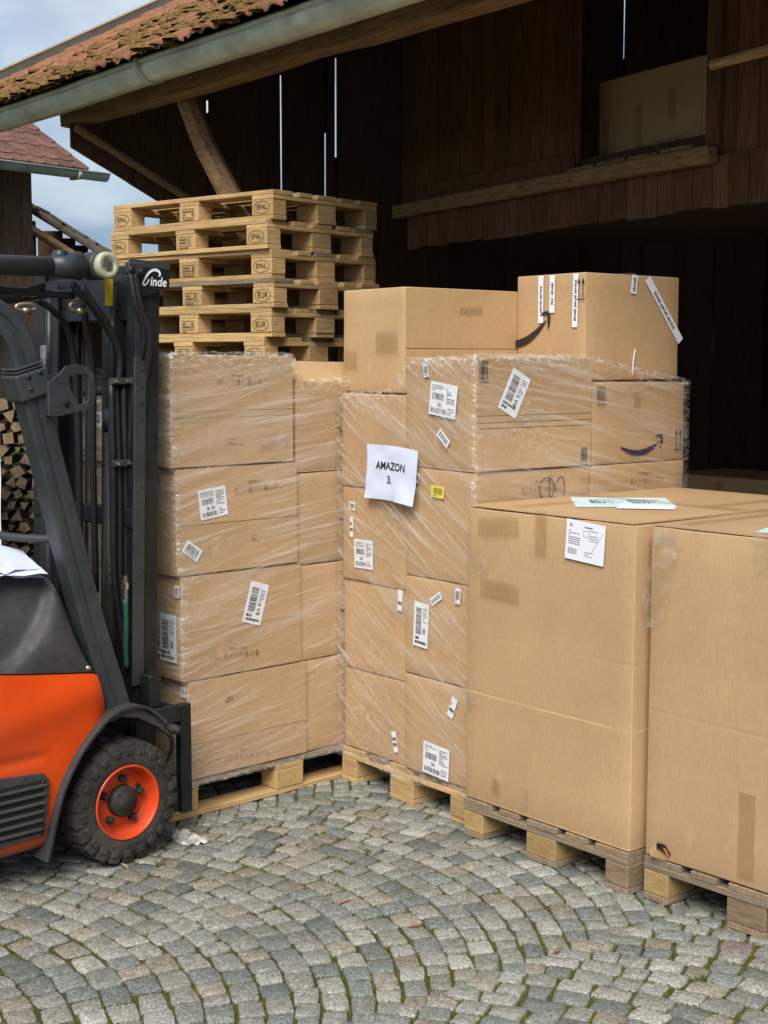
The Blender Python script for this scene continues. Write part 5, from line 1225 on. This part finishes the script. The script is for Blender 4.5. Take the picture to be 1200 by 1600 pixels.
# fork carriage
m = MB(); m.box(.26, .30, .10, 1.0, .40, .498, .006); m.box(.26, .30, .10, 1.0, .10, .19, .006); ca = m.build('carriage_bar', 'steel_dark', fk)
m = MB(); m.box(.302, .352, .09, .125, .092, .50, .004); m.build('carriage_end', 'steel_dark', fk); m = MB(); m.box(.302, .352, .975, 1.01, .092, .50, .004); m.build('carriage_end', 'steel_dark', fk)
m = MB(); m.box(.185, .30, .085, .105, .44, .505, .004); m.build('side_shift_plate', 'steel_dark', fk)
m = MB(); m.box(.19, .24, .12, .19, .50, .62, .004); m.build('roller_block', 'steel_dark', fk)
m = MB(); m.tube([(.25, .04, .425), (.25, .12, .425)], .018, 12); m.tube([(.25, .03, .425), (.25, .05, .425)], .012, 12); m.build('side_shift_pin', 'hub_black', fk, True)
m = MB(); m.tube(catmull([(.20, .10, .44), (.235, .06, .40), (.245, .08, .33), (.22, .12, .28)], 5), .009, 8); m.build('hose', 'hose_rubber', fk, True)
for y in (.43, .79):
    m = MB(); m.box(.302, .340, y, y + .10, .045, .52, .004); m.box(.340, 1.30, y, y + .10, .048, .083, .004); m.build('fork', 'steel_dark', fk)
# ------------------------------------------------------------------ small things on the ground
V = []; F = []; pl = catmull([(-.775, 5.40, .09), (-.80, 5.34, .05), (-.83, 5.30, .075), (-.84, 5.26, .03), (-.80, 5.22, .012), (-.77, 5.17, .014), (-.72, 5.12, .012), (-.655, 5.085, .008)], 7)
for i, p in enumerate(pl):
    t = i / len(pl); wd = .016 + .065 * max(0, t - .45) * (1 + .3 * mn.noise((t * 9, 0, 0)))
    for k in range(9):
        u = k / 8 - .5; V.append((p.x + u * wd * 2 * .75 + .006 * mn.noise((i, k, 1)), p.y + u * wd * 2 * .65, max(.006, p.z + .014 * mn.noise((i * .8, k * 1.1, 5)) + .014 * math.sin(k * 2.3 + i * .4))))
F = [[i * 9 + k, i * 9 + k + 1, (i + 1) * 9 + k + 1, (i + 1) * 9 + k] for i in range(len(pl) - 1) for k in range(8)]
o = obj('film_scrap', V, F, 'film_white', None, True); tag(o, 'twisted scrap of clear film trailing on the cobbles by the wheel', 'film scrap')
def px_ground(px, py): d = 1.75 * 2250 / (py - 565); return (px - 600) / 2250 * d * .995, d * .995
rnd = random.Random(31)
for i, (px, py, lb) in enumerate(((650, 1472, 'brown dry leaf on the cobbles below the sign load'), (535, 1432, 'rusty dry leaf on the cobbles in the middle of the yard'), (182, 1373, 'pale wood chip on the cobbles in front of the wheel'), (880, 1515, 'small dry leaf on the cobbles below the left big carton'), (585, 1215, 'dry leaf lying by the pallet runner of the sign load'))):
    x, y = px_ground(px, py); V = []; s_ = .024
    pts = [(-1, 0), (-.5, .38), (.2, .42), (.7, .22), (1, 0), (.7, -.25), (.1, -.40), (-.6, -.3)]
    V = [(a * s_, b * s_ * .8, .006 + .006 * abs(b) + .004 * a) for a, b in pts] + [(0, 0, .004)]
    o = obj('dry_leaf', V, [[k, (k + 1) % 8, 8] for k in range(8)], 'dry_leaf' if i != 2 else 'log_end', None); o.location = (x, y, .001); o.rotation_euler = (0, 0, rnd.random() * 6); tag(o, lb, 'leaf')
for i, (px, py) in enumerate(((1115, 1560), (575, 1355 - 7), (240, 1370))):
    x, y = px_ground(px, py); V = []; F = []; 
    for k in range(26):
        a = rnd.random() * 6.28; l = rnd.uniform(.012, .03); b = (math.cos(a), math.sin(a)); n = len(V); wd = .003; ox, oy = rnd.gauss(0, .008), rnd.gauss(0, .008)
        V += [(ox - b[1] * wd, oy + b[0] * wd, -.008), (ox + b[1] * wd, oy - b[0] * wd, -.008), (ox + b[0] * l * .7, oy + b[1] * l * .7, l * .8)]; F.append([n, n + 1, n + 2])
    o = obj('weed', V, F, 'leaf'); o.location = (x, y, 0); tag(o, ('small weed in the joints at the lower right', 'small weed in the joints in front of the sign load', 'small weed in the joints before the front wheel')[i], 'weed', None)
